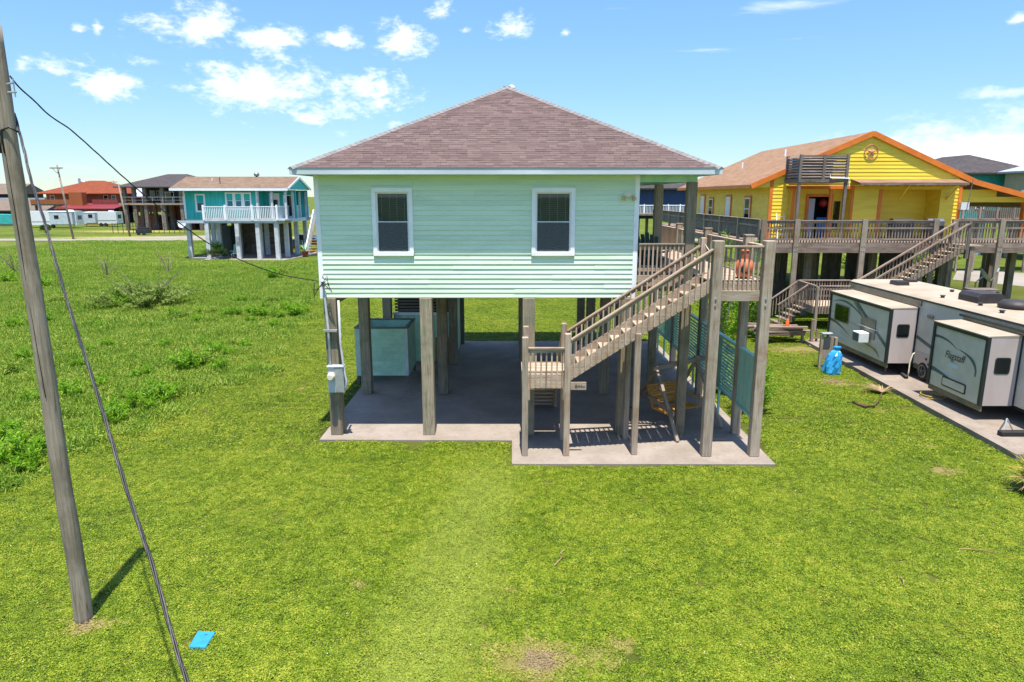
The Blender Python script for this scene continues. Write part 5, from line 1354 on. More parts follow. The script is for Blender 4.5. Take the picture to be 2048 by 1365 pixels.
for i in range(7): m.box((15 + i * 1.5, 86.98, 4.25), (15.12 + i * 1.5, 87.12, 5.4))
for i in range(50): m.box((15 + i * .18, 87.03, 4.25), (15.05 + i * .18, 87.07, 5.2))
m.build(bh, 'railing', 'white_trim')
for x in (15.3, 18.5, 21.7, 23.8):
    for y in (87.3, 95, 101.5): bx(bh, 'piling', 'postwood', (x - .18, y - .18, 0), (x + .18, y + .18, 3.49 if y > 90 else 3.99))
# ------------------------------------------------------------------ teal house on white posts, left
plain('teal2', '1caaa6', '3fbab4', 1.6, .7, .1, 30, 0, stretch=(3, 1, .25)); plain('white_post', 'c9cbcc', 'b4b7b9', 2.5, .6, .05, 30, .02); plain('blue_white', 'b9c4cb', 'a9b4bb', 2.0, .6, 0, 30, .0)
shingle_mat('shingle_tan', ['685649', '746152', '7c6a5b', '6e5b4d'], True)
plain('stone', '8a7a66', '6f604e', 3.0, .9, .2, 10, .05); plain('truck_paint', '2f3b42', '28333a', 3.0, .25, spec=.7); plain('pot', '9a4a30', '8a4029', 3.0, .8); plain('mint', '8fc69a', '84b88f', 3.0, .6)
th_ = thing('porch_house', 'turquoise house with white porch raised on white posts at left', 'house', (-28, 74, 0))
TY = 72.0
bx(th_, 'front_wall', 'teal2', (-33.9, TY, 4.05), (-26.2, TY + .2, 7.0)); bx(th_, 'side_wall', 'teal2', (-33.9, TY + .201, 4.05), (-33.7, 78.2, 7.0)); bx(th_, 'porch_wall', 'teal2', (-26.2, 73.8, 4.05), (-22.9, 74.0, 7.0)); bx(th_, 'back_wall', 'teal2', (-33.69, 78, 4.05), (-22.9, 78.2, 7.0)); bx(th_, 'porch_side', 'teal2', (-26.4, TY + .201, 4.05), (-26.2, 73.799, 7.0))
bx(th_, 'corner_board', 'white_trim', (-33.95, TY - .05, 4.05), (-33.75, TY - .001, 7.0)); bx(th_, 'corner_board', 'white_trim', (-26.35, TY - .05, 4.05), (-26.15, TY - .001, 7.0)); bx(th_, 'floor', 'blue_white', (-33.9, TY + .02, 3.75), (-22.9, 78.2, 4.049))
window(th_, -32.75, -31.7, 4.75, 6.62, TY, blind=True, tw=.16); 
m = MB(); m.box((-29.65, TY - .08, 5.0), (-26.95, TY - .061, 5.16)); tw = m.build(th_, 'triple_sill', 'white_trim')
for i in range(3): window(th_, -29.6 + i * .9, -28.72 + i * .9, 5.1, 6.75, TY, mull=3, blind=False, tw=.13)
bx(th_, 'door', 'white_trim', (-25.7, 73.72, 4.1), (-24.6, 73.79, 6.7)); bx(th_.children[-1], 'pane', 'dark_glass', (-25.5, 73.70, 4.9), (-24.8, 73.719, 6.0)); bx(th_, 'door', 'white_trim', (-24.2, 73.72, 4.1), (-23.2, 73.79, 6.5)); bx(th_.children[-1], 'pane', 'dark_glass', (-24.05, 73.70, 4.3), (-23.35, 73.719, 6.4))
# gable roof, ridge along X
m = MB(); e0, e1, rz, ez = 70.75, 78.8, 8.35, 7.12; ry = (e0 + e1) / 2
m.prism([(e0, ez - .03), (ry, rz - .03), (e1, ez - .03), (e1, ez + .06), (ry, rz + .06), (e0, ez + .06)], 'X', -34.7, -22.7); rf = m.build(th_, 'roof', 'shingle_tan', (-28, ry, ez))
bx(th_, 'fascia', 'white_trim', (-34.7, e0 - .05, ez - .2), (-22.7, e0 - .001, ez + .04)); beam(th_, 'rake_board', 'white_trim', (-22.66, e0, ez - .05), (-22.66, ry, rz - .05), .06, .22); beam(th_, 'rake_board', 'white_trim', (-22.66, ry, rz - .05), (-22.66, e1, ez - .05), .06, .22)
m = MB(); m.prism([(e0 + .3, ez - .08), (e1 - .3, ez - .08), (ry, rz - .1)], 'X', -22.95, -22.75); m.build(th_, 'gable', 'teal2'); bx(th_, 'porch_beam', 'teal2', (-26.1, 71.0, 6.85), (-22.95, 71.2, 7.1))
for (x, y) in ((-26.0, 71.1), (-24.5, 71.1), (-23.1, 71.1), (-23.1, 73.4), (-23.1, 75.7), (-23.1, 78.0)): bx(th_, 'porch_post', 'white_post', (x - .1, y - .1, 4.05), (x + .1, y + .1, 6.85))
m = MB(); m.lathe((-27.2, ry, rz), [(.1, 0), (.1, .1), (.26, .14), (.3, .3), (.22, .44), (.06, .5)], 14); m.build(rf, 'turbine_vent', 'alu', smooth=True)
m = MB(); m.tube([(-30.1, 72.2, 7.4), (-30.1, 72.2, 8.3)], .04, 6); m.build(rf, 'vent_pipe', 'rv_black'); m = MB(); m.tube([(-31.4, 73.4, 7.8), (-31.4, 73.4, 8.2)], .06, 6); m.build(rf, 'vent_pipe', 'white_trim')
# porch deck and white railing
bx(th_, 'porch_deck', 'white_post', (-31.1, 70.0, 3.95), (-23.7, TY - .06, 4.1)); bx(th_, 'deck_beam', 'blue_white', (-33.9, 70.05, 3.7), (-23.7, 70.3, 3.949)); bx(th_, 'deck_fascia', 'white_post', (-31.1, 69.94, 3.9), (-23.7, 69.999, 4.2)); bx(th_, 'side_deck', 'white_post', (-23.69, 70.0, 3.95), (-22.95, 81, 4.1))
rl = bx(th_, 'porch_rail', 'white_trim', (-31.1, 69.92, 5.3), (-23.6, 70.06, 5.38))
for i in range(42): x = -31.0 + i * .176; bx(rl, 'baluster', 'white_trim', (x - .035, 69.95, 4.05), (x + .035, 69.999, 5.299))
for x in (-31.1, -28.9, -26.2, -23.7): bx(th_, 'rail_post', 'white_trim', (x - .09, 69.88, 4.0), (x + .09, 70.06, 5.52))
pn = bx(th_, 'side_rail', 'white_trim', (-23.7, 70.1, 5.3), (-23.6, 81, 5.38))
for i in range(12): bx(pn, 'panel', 'blue_white', (-23.68, 70.12 + i * .9, 4.05), (-23.64, 71.0 + i * .9, 5.28))
bx(th_, 'side_fascia', 'blue_white', (-23.63, 70.1, 3.65), (-23.57, 81, 4.04))
for (x, y) in ((-33.8, 72.3), (-30.95, 70.2), (-30.8, 72.6), (-27.9, 70.2), (-25.85, 70.3), (-23.95, 70.3), (-26.5, 72.6), (-23.9, 73.1), (-23.8, 76.2), (-23.8, 79.5), (-30.0, 76), (-27, 76), (-33.5, 77.5)):
    bx(th_, 'piling', 'white_post', (x - .2, y - .2, 0), (x + .2, y + .2, 3.75), 0)
tag(poly_sheet('porch_house_slab', 'road_mat', [(-31.6, 69.2), (-23.0, 69.2), (-21.5, 80), (-33.5, 80), (-33.5, 71.5), (-31.6, 71.5)], .06, .2), kind='structure')
ew = bx(th_, 'lower_wall', 'stone', (-31.5, 77.6, .06), (-24.8, 77.8, 3.74))
for i in range(14): bx(ew, 'plank', 'neighwood', (-29.4 + (i % 2) * .02, 77.54, .1 + i * .26), (-26.2, 77.599, .33 + i * .26))
bx(th_, 'lower_closet', 'rv_black', (-31.4, 74.3, .06), (-30.3, 77, 3.2)); bx(th_, 'meter_box', 'galv', (-28.05, 69.9, 1.8), (-27.7, 69.999, 2.4))
# stairs behind the porch house
m = MB(); m.prism([(74.5, .1), (75.4, .1), (79, 4.0), (79, 4.9), (78.2, 4.9), (74.5, 1.0)], 'X', -22.4, -22.3); s1_ = m.build(th_, 'stair_side', 'white_trim')
for i in range(14): bx(s1_, 'tread', 'freshwood', (-22.3, 74.8 + i * .28, .25 + i * .27), (-21.3, 75.06 + i * .28, .3 + i * .27))
# satellite dish by the left corner
sd = thing('small_dish', 'small grey satellite dish fixed at the left corner of the turquoise house', 'satellite dish', (-33.9, 71.6, 3.3))
m = MB(); m.lathe((0, 0, 0), [(.05, -.05), (.3, 0), (.42, .06), (.43, .07), (.3, .02)], 16); m.v = [(-34.0 + v[0], 71.3 - v[2] * .8 + v[1] * .4, 3.5 + v[1] * .9 + v[2] * .4) for v in m.v]; m.build(sd, 'reflector', 'blue_white', smooth=True); m = MB(); m.tube([(-33.8, 72.05, 2.9), (-33.8, 71.7, 3.0), (-34.0, 71.4, 3.45)], .04, 6); m.build(sd, 'bracket', 'galv')
# chair under the house, pot, truck
t = thing('garden_chair', 'pale green and white garden chair under the turquoise house', 'chair', (-28.9, 71.6, .06))
for s_ in (-1, 1):
    for y in (71.4, 71.9): bx(t, 'leg', 'white_trim', (-28.9 + s_ * .3 - .04, y - .04, .061), (-28.9 + s_ * .3 + .04, y + .04, .5 if y < 71.6 else .75))
    bx(t, 'arm', 'white_trim', (-28.9 + s_ * .36 - .06, 71.3, .76), (-28.9 + s_ * .36 + .06, 72.0, .8))
bx(t, 'seat', 'white_trim', (-29.2, 71.3, .5), (-28.6, 71.95, .55)); beam(t, 'backrest', 'mint', (-28.9, 71.9, .55), (-28.9, 72.2, 1.4), .6, .06)
t = thing('potted_plant', 'terracotta pot with dark spiky plant beside the porch stairs', 'potted plant', (-22.2, 73.6, 0.06)); m = MB(); m.lathe((-22.2, 73.6, .06), [(.25, 0), (.36, .5), (.4, .55), (.3, .55)], 14); m.build(t, 'pot', 'pot', smooth=False)
m = MB()
for i in range(26):
    a = random.uniform(0, 2 * PI); d = Vector((math.cos(a) * .6, math.sin(a) * .6, random.uniform(.6, 1.2))); b_ = Vector((-22.2, 73.6, .6)); s_ = Vector((-math.sin(a), math.cos(a), 0)) * .05; m.add([b_ - s_, b_ + s_, b_ + d], [(0, 1, 2)])
m.build(t, 'leaves', 'green_dark')
tk = thing('pickup_truck', 'dark pickup truck parked behind the posts of the turquoise house', 'truck', (-24.5, 83.5, 0))
m = MB(); m.prism([(-27.5, .6), (-21.8, .6), (-21.8, 1.2), (-23.6, 1.3), (-24.3, 1.85), (-25.7, 1.88), (-25.9, 1.3), (-27.5, 1.28)], 'Y', 82.8, 84.6); m.build(tk, 'body', 'truck_paint')
m = MB(); m.prism([(-24.35, 1.35), (-23.85, 1.35), (-24.4, 1.75), (-25.6, 1.78), (-25.7, 1.35)], 'Y', 82.77, 82.79); m.build(tk, 'side_glass', 'dark_glass')
for x in (-26.6, -22.9):
    for y in (82.85, 84.35): m = MB(); m.tube([(x, y - .1, .4), (x, y + .15, .4)], .4, 18); w_ = m.build(tk, 'wheel', 'rubber'); m = MB(); m.tube([(x, y - .13, .4), (x, y - .101, .4)], .22, 12); m.build(w_, 'rim', 'alu')
for x in (-21.85, -27.45): bx(tk, 'bumper', 'alu', (x - .1, 82.9, .5), (x + .1, 84.5, .68))

# ------------------------------------------------------------------ dark house
plain('charcoal', '2c3236', '252b2f', 1.0, .7); plain('brick_red', '7d3a34', '6d322d', 2.0, .8); plain('orange_wall', 'ab5f42', '9d5338', 1.5, .75); plain('shed_orange', '98562a', '8c4d24', 1.0, .7, 0, 30, 0, stretch=(3, 3, .2)); shingle_mat('shingle_red', ['6f3826', '7a402c', '804632', '743c29'], True); plain('red_metal', '7e2d33', '73282d', 1.0, .45)
dh = thing('dark_house', 'charcoal two storey stilt house with wide grey hip roof at left', 'house', (-64, 137, 0))
hip(dh, 'roof', 'shingle_grey', -74.2, -57.2, 130, 146, 8.1, 10.6, 6.6); bx(dh, 'wall', 'charcoal', (-69.6, 133, 5.1), (-58.6, 145, 7.9)); bx(dh, 'porch_floor', 'neighwood', (-73.6, 130.3, 4.75), (-57.6, 145, 5.09))
for x in (-72.6, -70.8, -68.8, -65.5, -62.0, -58.6): bx(dh, 'porch_post', 'darkwood', (x - .3, 130.5, 0), (x + .3, 131.1, 7.92))
for x in (-72, -69.5, -66.3, -63, -60):
    for y in (135, 140): bx(dh, 'piling', 'darkwood', (x - .3, y, 0), (x + .3, y + .6, 4.74))
m = MB(); m.box((-73.2, 130.35, 6.15), (-57.6, 130.45, 6.22)); m.box((-73.2, 130.35, 5.6), (-57.6, 130.45, 5.64))
for i in range(9): m.box((-73 + i * 1.9, 130.36, 5.09), (-72.92 + i * 1.9, 130.44, 6.2))
m.build(dh, 'railing', 'galv')
far_window(dh, -69.0, -68.0, 5.7, 7.4, 133, 'galv'); far_window(dh, -67.7, -66.9, 5.7, 7.4, 133, 'galv'); far_window(dh, -66.1, -64.4, 5.2, 7.2, 133); far_window(dh, -62.6, -61.4, 5.7, 7.3, 133, 'galv')
for i, x in enumerate((-67.2, -66.1, -64.9, -63.7)): bx(dh, 'lower_panel', 'brick_red', (x, 137, 0), (x + .8, 137.2, 4.7))
bx(dh, 'lower_wall', 'charcoal', (-70, 140.7, 0), (-58, 140.9, 4.7)); bx(dh, 'white_column', 'white_trim', (-66.4, 131.5, 0), (-66.1, 131.8, 4.74))
ss = thing('garden_shed', 'small terracotta shed with orange roof under the charcoal house', 'shed', (-71.6, 137.5, 0)); bx(ss, 'wall', 'orange_wall', (-73.3, 136, 0), (-69.9, 139, 2.3)); m = MB(); m.prism([(-73.9, 2.3), (-69.3, 2.3), (-71.6, 3.0)], 'Y', 135.5, 139.4); m.build(ss, 'roof', 'shed_orange'); bx(ss, 'door', 'white_trim', (-72.2, 135.9, .1), (-71.0, 135.99, 1.9))
rh = thing('red_brick_house', 'far red walled house with pale roof behind the charcoal house', 'house', (-84, 175, 0)); bx(rh, 'wall', 'brick_red', (-96, 172, 2.5), (-78, 182, 6.2)); hip(rh, 'roof', 'metal_roof', -97, -77, 171, 183, 6.3, 9.2)
for x in (-95, -90, -85, -79): bx(rh, 'piling', 'darkwood', (x, 172.5, 0), (x + .4, 172.9, 2.49))
fx = thing('wire_fence', 'thin dark post and wire fence in front of the charcoal house', 'fence', (-62, 121, 0))
for i in range(16): bx(fx, 'post', 'rv_black', (-70 + i * .9, 121 + (i % 2) * .02, 0), (-69.93 + i * .9, 121.09, 1.75))
for z in (.5, 1.1, 1.7): bx(fx, 'wire', 'rv_black', (-70, 121.095, z), (-56.4, 121.12, z + .03))
bn_ = thing('trash_trailer', 'low black utility trailer parked beside the far road', 'trailer', (-61.5, 115.5, 0)); bx(bn_, 'bed', 'rv_black', (-62.6, 114.8, .3), (-60.7, 116.4, .95)); bx(bn_, 'lid', 'rubber', (-62.6, 115.4, .951), (-61.1, 116.4, 1.2))
for x in (-62.1, -61.2): m = MB(); m.tube([(x, 114.65, .3), (x, 114.79, .3)], .3, 12); m.build(bn_, 'wheel', 'rubber')

# ------------------------------------------------------------------ orange house, shed, trailers
oh = thing('orange_house', 'terracotta house with orange red hip roof far left', 'house', (-102, 172, 0))
hip(oh, 'roof', 'shingle_red', -113, -92.5, 165, 182, 7.0, 10.1, 8.5); bx(oh, 'wall', 'orange_wall', (-111.5, 167, 4.6), (-94, 181, 6.85)); bx(oh, 'deck', 'neighwood', (-113, 163.5, 4.2), (-92.5, 167, 4.55)); bx(oh, 'deck_panel', 'shed_orange', (-113, 163.4, 4.56), (-101.8, 163.5, 5.6)); bx(oh, 'deck_panel', 'brick_red', (-98.5, 163.4, 4.56), (-92.5, 163.5, 5.6)); bx(oh, 'stair_tower', 'shed_orange', (-102.6, 161.5, 3.8), (-99.6, 163.3, 7.2))
for x in (-112.5, -108, -104, -99, -95, -93): bx(oh, 'piling', 'darkwood', (x, 164, 0), (x + .4, 164.4, 4.19))
for x in (-110.6, -104.9, -97.8, -95.9): far_window(oh, x, x + 1.1, 4.9, 6.6, 167)
bx(oh, 'lower_wall', 'rv_black', (-112, 172, 0), (-94, 172.3, 4.19)); bx(oh, 'chimney', 'galv', (-106.5, 172, 8.6), (-106.1, 172.4, 10.6))
og = thing('orange_shed', 'large orange metal shed with red roof beside the terracotta house', 'shed', (-99, 163, 0)); m = MB(); m.prism([(-103.8, 0), (-98, 0), (-98, 3.5), (-103.8, 4.1)], 'Y', 158.2, 158.4); m.build(og, 'front_wall', 'shed_orange'); bx(og, 'side_wall', 'shed_orange', (-98, 158.2, 0), (-91.0, 158.4, 3.4)); m = MB(); m.prism([(157.9, 3.45), (165, 4.6), (165, 4.75), (157.9, 3.6)], 'X', -104.2, -90.4); m.build(og, 'roof', 'red_metal'); bx(og, 'corner_strip', 'rv_dark', (-98.35, 158.1, 0), (-97.7, 158.19, 3.45)); bx(og, 'back_wall', 'shed_orange', (-103.8, 164.5, 0), (-91.0, 164.7, 4.5))
def trailer(name, x0, x1, y0, z1, label, slide_, tongue):
    t = thing(name, label, 'camper', ((x0 + x1) / 2, y0 + 1.2, 0), None)
    m = MB(); m.prism([(x0, .6), (x1, .6), (x1, z1), (x0 + .5, z1), (x0, z1 - .5)] if tongue == 0 else [(x0 + 3.4, .6), (x1, .6), (x1, z1), (x0 + .4, z1), (x0, z1 - .7), (x0, 1.7), (x0 + 3.2, 1.6)], 'Y', y0, y0 + 2.5); m.build(t, 'body', 'ac_white')
    if slide_: sl_ = bx(t, 'slide_out', 'blue_white', (slide_[0], y0 - .9, .8), (slide_[1], y0 - .001, z1 - .15)); bx(sl_, 'window', 'dark_glass', (slide_[0] + 1.0, y0 - .93, 1.9), (slide_[0] + 1.9, y0 - .901, 2.6)); bx(sl_, 'slide_roof', 'white_trim', (slide_[0] - .05, y0 - .95, z1 - .149), (slide_[1] + .05, y0, z1 - .08))
    for x in ((x0 + x1) / 2 + .4, (x0 + x1) / 2 + 1.4): m = MB(); m.tube([(x, y0 - .02, .4), (x, y0 + .25, .4)], .4, 14); m.build(t, 'wheel', 'rubber')
    bx(t, 'roof_vent', 'white_trim', (x1 - 2, y0 + .8, z1), (x1 - 1.2, y0 + 1.5, z1 + .25)); bx(t, 'stripe', 'rv_stripe', (x0 + 3.6 if tongue else x0 + .2, y0 - .012, 1.2), (x1 - .1, y0 - .001, 1.32)); bx(t, 'end_window', 'dark_glass', (x1 + .001, y0 + .6, 1.7), (x1 + .02, y0 + 1.9, 2.5))
    for x in (x0 + .9, x1 - .8): bx(t, 'jack', 'galv', (x - .06, y0 + .3, 0), (x + .06, y0 + .42, .7 if not (tongue and x < x0 + 2) else 1.68))
    return t
trailer('fifth_wheel_camper', -101.0, -88.4, 140.5, 3.4, 'white fifth wheel camper with a grey slide-out in front of the orange house', (-93.2, -88.6), 1)
trailer('white_camper', -91.8, -84.2, 147.5, 3.1, 'shorter white camper parked behind the fifth wheel camper', (-90.6, -88.2), 0)
# far left buildings
fg = thing('grey_barn', 'low dark building with grey sloped roof at the far left edge', 'barn', (-132, 172, 0)); bx(fg, 'wall', 'charcoal', (-150, 170, 0), (-112, 180, 2.9)); m = MB(); m.prism([(168.5, 2.8), (176, 5.2), (176, 5.4), (168.5, 3.0)], 'X', -151, -111); m.build(fg, 'roof', 'shingle_taupe'); bx(fg, 'ridge_sheet', 'metal_roof', (-151, 176, 5.2), (-118, 178, 5.9))
fh = thing('grey_house', 'grey gabled house with railing behind the low barn far left', 'house', (-145, 195, 0)); bx(fh, 'wall', 'charcoal', (-160, 192, 3), (-137, 204, 7)); m = MB(); m.prism([(190.5, 6.9), (198, 9.8), (205.5, 6.9)], 'X', -162, -136); m.build(fh, 'roof', 'shingle_taupe'); bx(fh, 'railing', 'white_trim', (-160, 189.5, 5.0), (-137, 189.6, 5.9)); bx(fh, 'deck', 'neighwood', (-160, 189.5, 4.7), (-137, 191.9, 4.99))
for x in (-159, -152, -145, -138): bx(fh, 'piling', 'darkwood', (x, 191, 0), (x + .4, 191.4, 4.69))
mt = thing('mint_house', 'mint green gable just above the orange red roof far left', 'house', (-140, 232, 0)); bx(mt, 'wall', 'green_paint', (-149, 230, 0), (-133, 242, 7.2)); m = MB(); m.prism([(-150, 7.1), (-132, 7.1), (-141, 11.2)], 'Y', 230.5, 243); m.build(mt, 'roof', 'shingle_taupe'); m = MB(); m.prism([(-149, 7.1), (-133, 7.1), (-141, 10.7)], 'Y', 229.9, 230.4); m.build(mt, 'gable', 'green_paint'); beam(mt, 'rake_board', 'white_trim', (-150, 229.8, 7.1), (-141, 229.8, 11.2), .3, .4); beam(mt, 'rake_board', 'white_trim', (-141, 229.8, 11.2), (-132, 229.8, 7.1), .3, .4)
tl = thing('teal_boat_cover', 'teal tarpaulin covered boat parked at the far left', 'boat', (-108.3, 150, 0)); m = MB(); m.prism([(-112.5, 2.6), (-105.5, 2.4), (-107.0, .5), (-111.5, .5)], 'Y', 149, 151.2); m.build(tl, 'cover', 'tealw'); bx(tl, 'cradle', 'galv', (-111, 149.5, 0), (-107.5, 150.7, .499))
k_ = [(-122, 262, 'tanw', 'taupe'), (-60, 285, 'white_trim', 'grey'), (-25, 300, 'tealw', 'taupe'), (-52, 262, 'tanw', 'grey')]
for i, (x, y, w_, r_) in enumerate(k_):
    lab = ['tan roofed cottage on the horizon left of the orange roof', 'white cottage on the horizon behind the charcoal house', 'teal cottage on the horizon behind the turquoise porch', 'tan cottage on the horizon behind the charcoal house'][i]
    t = thing('far_cottage', lab, 'house', (x, y, 0)); bx(t, 'wall', w_, (x - 8, y, 3.2), (x + 8, y + 11, 6.6)); hip(t, 'roof', 'shingle_' + r_, x - 9, x + 9, y - 1, y + 12, 6.6, 9.3)
    for q in (-7, -2.5, 2, 6.6): bx(t, 'piling', 'darkwood', (x + q, y + .2, 0), (x + q + .4, y + .6, 3.19))
    for q in (-6, -1, 4): far_window(t, x + q, x + q + 1.3, 4.2, 5.9, y)
# utility poles in the distance
def far_pole(px, py, z1, arm, label, lean=0.0):
    q = gp(px, py); t = thing('distant_pole', label, 'utility pole', tuple(q)); m = MB(); m.tube([(q.x, q.y, 0), (q.x - lean, q.y, z1)], [.16, .1], 10); m.build(t, 'shaft', 'pole_mat', smooth=True)
    if arm: bx(t, 'crossarm', 'darkwood', (q.x - lean - arm, q.y - .3, z1 - .55), (q.x - lean + arm, q.y - .21, z1 - .4)); m = MB(); m.beam((q.x - lean - arm * .6, q.y - .26, z1 - .5), (q.x - lean, q.y - .26, z1 - 1.2), .05, .05); m.beam((q.x - lean + arm * .6, q.y - .26, z1 - .5), (q.x - lean, q.y - .26, z1 - 1.2), .05, .05); m.build(t, 'brace', 'darkwood')
far_pole(147, 479, 10.9, .95, 'distant pole with crossarm standing at the far road', 1.0)
far_pole(260, 473, 8.3, 0, 'bare distant pole left of the charcoal house', .9)
far_pole(239, 441, 10.5, 1.2, 'thin distant pole with crossarm above the red shed roof', 0.4)
# ------------------------------------------------------------------ vegetation
leaf_mat('lawn_leaf', ['3d550f', '5b7516', '7a9121', '95a52d', 'b0aa42'], .28, .45, wear)
leaf_mat('field_leaf', ['46671c', '5f8222', '7a992e', '94a63c', 'aeaa5c'], .32, .22, None)
leaf_mat('shrub_leaf', ['4d7a16', '65951c', '82ad26', 'a2c03a'], .45, .8)
leaf_mat('grey_leaf', ['566d28', '6c8434', '849845', '9aa85c'], .35, .8)
leaf_mat('palm_leaf', ['23441a', '345a20', '4a702c', '6c8238'], .2, .8)
leaf_mat('yellow_leaf', ['5f6a1c', '8a8a2e', 'a89a44', '5a4a38'], .2, 1.5)
def arr_mesh(name, V, F4, mat):
    me = bpy.data.meshes.new(name)
    n = len(V); k = len(F4)
    me.vertices.add(n); me.vertices.foreach_set('co', np.asarray(V, np.float32).ravel())
    me.loops.add(4 * k); me.loops.foreach_set('vertex_index', np.asarray(F4, np.int32).ravel())
    me.polygons.add(k); me.polygons.foreach_set('loop_start', np.arange(0, 4 * k, 4, dtype=np.int32))
    me.update(calc_edges=True); me.validate()
    me.materials.append(MATS[mat]); return me
def leaves(P, D, Ln, Wd, up=None):
    """rhombic leaves: base P, direction D (unit), length, width"""
    n = len(P); r = RNG.normal(size=(n, 3)) * (1 if up is None else up) + (0 if up is None else np.array([0, 0, 1.0])); S_ = np.cross(D, r); S_ /= np.linalg.norm(S_, axis=1)[:, None] + 1e-9
    Ln = np.broadcast_to(Ln, n)[:, None]; Wd = np.broadcast_to(Wd, n)[:, None]
    mid = P + D * Ln * .5
    V = np.stack([P, mid + S_ * Wd * .5, P + D * Ln, mid - S_ * Wd * .5], 1).reshape(-1, 3)
    return V, np.arange(4 * n).reshape(n, 4)
def unit(a): return a / (np.linalg.norm(a, axis=1)[:, None] + 1e-9)
def join(parts):
    V = []; F = []; k = 0
    for v, f in parts: V.append(v); F.append(f + k); k += len(v)
    return np.concatenate(V), np.concatenate(F)
def lawn_tile(sz, n_leaf, n_blade, hl, ll, bl):
    # clover-like leaves held flat plus short blades
    P = np.column_stack([RNG.uniform(-sz / 2, sz / 2, n_leaf), RNG.uniform(-sz / 2, sz / 2, n_leaf), RNG.uniform(.2, 1, n_leaf) * hl])
    a = RNG.uniform(0, 2 * PI, n_leaf); D = unit(np.column_stack([np.cos(a), np.sin(a), RNG.normal(.05, .22, n_leaf)]))
    l1 = leaves(P, D, RNG.uniform(.6, 1.2, n_leaf) * ll, RNG.uniform(.5, .9, n_leaf) * ll, .3)
    P = np.column_stack([RNG.uniform(-sz / 2, sz / 2, n_blade), RNG.uniform(-sz / 2, sz / 2, n_blade), np.zeros(n_blade)])
    D = unit(np.column_stack([RNG.normal(0, 1.0, n_blade), RNG.normal(0, 1.0, n_blade), np.ones(n_blade)]))
    return join([l1, leaves(P, D, RNG.uniform(.5, 1.2, n_blade) * bl, bl * .16, .3)])
def scatter(name, tile, pts, mat, smin, smax):
    """one stuff object: its mesh is one tile plus loose points; nodes set the tile on every point"""
    V, F = tile
    me = arr_mesh(name, np.concatenate([V, pts]), F, mat)
    at_ = me.attributes.new('spot', 'FLOAT', 'POINT'); at_.data.foreach_set('value', np.concatenate([np.zeros(len(V)), np.ones(len(pts))]).astype(np.float32))
    o = bpy.data.objects.new(name, me); link(o, None, (0, 0, 0)); tag(o, kind='stuff')
    ng = bpy.data.node_groups.new(name, 'GeometryNodeTree'); ng.interface.new_socket('Geometry', in_out='INPUT', socket_type='NodeSocketGeometry'); ng.interface.new_socket('Geometry', in_out='OUTPUT', socket_type='NodeSocketGeometry')
    N = ng.nodes; K = ng.links.new
    gi = N.new('NodeGroupInput'); go = N.new('NodeGroupOutput'); na = N.new('GeometryNodeInputNamedAttribute'); na.data_type = 'FLOAT'; na.inputs['Name'].default_value = 'spot'
    cp = N.new('FunctionNodeCompare'); cp.data_type = 'FLOAT'; cp.operation = 'GREATER_THAN'; K(na.outputs[0], cp.inputs[0]); cp.inputs[1].default_value = .5
    sg = N.new('GeometryNodeSeparateGeometry'); sg.domain = 'POINT'; K(gi.outputs[0], sg.inputs[0]); K(cp.outputs[0], sg.inputs[1])
    ip = N.new('GeometryNodeInstanceOnPoints'); K(sg.outputs[0], ip.inputs['Points']); K(sg.outputs[1], ip.inputs['Instance'])
    rv_ = N.new('FunctionNodeRandomValue'); rv_.data_type = 'FLOAT_VECTOR'; rv_.inputs[0].default_value = (0, 0, 0); rv_.inputs[1].default_value = (0, 0, 2 * PI); K(rv_.outputs[0], ip.inputs['Rotation'])
    rs = N.new('FunctionNodeRandomValue'); rs.data_type = 'FLOAT'; rs.inputs[2].default_value = smin; rs.inputs[3].default_value = smax; K(rs.outputs[1], ip.inputs['Scale'])
    K(ip.outputs[0], go.inputs[0])
    md = o.modifiers.new('scatter', 'NODES'); md.node_group = ng
    return o
def in_poly(x, y, P):
    c = np.zeros(len(x), bool); j = len(P) - 1
    for i in range(len(P)):
        xi, yi = P[i]; xj, yj = P[j]; c ^= ((yi > y) != (yj > y)) & (x < (xj - xi) * (y - yi) / (yj - yi + 1e-12) + xi); j = i
    return c
def grid_pts(x0, x1, y0, y1, step, jit=.5):
    xs, ys = np.meshgrid(np.arange(x0, x1, step), np.arange(y0, y1, step)); p = np.column_stack([xs.ravel(), ys.ravel()]); return p + RNG.uniform(-jit, jit, p.shape) * step
def shrink(P, d):
    c = np.mean(np.array(P), 0); return [(c[0] + (p[0] - c[0]) * (1 + d), c[1] + (p[1] - c[1]) * (1 + d)) for p in P]
def visible(p, mx=3.0): return np.abs(p[:, 0]) < (p[:, 1] * .978 + 1.3) * .78 + mx
def field_edge(y): return np.interp(y, [0, 8, 14, 21, 30, 43, 60, 70], [-14, -13, -11.6, -9.8, -10.5, -12.5, -17, -22])
def clear(p, m=.0):
    ok = ~in_poly(p[:, 0], p[:, 1], SLAB_IN) & ~in_poly(p[:, 0], p[:, 1], PAD_IN)
    lc = gp(402, 1280); ok &= (np.abs(p[:, 0] - lc.x) > .22) | (np.abs(p[:, 1] - lc.y) > .22); return ok
g_ = .17
SLAB_IN = [(-5.13 - g_, 17.24 - g_), (-g_, 17.18 - g_), (-g_, 15.56 - g_), (6.38 + g_, 15.53 - g_), (6.40 + g_, 29.9 + g_), (-5.13 - g_, 29.9 + g_)]
PAD_IN = [(12.45 - g_, 15.9 - g_), (17.6 + g_, 15.9 - g_), (17.9, 31.5), (12.95 - g_, 29.6)]
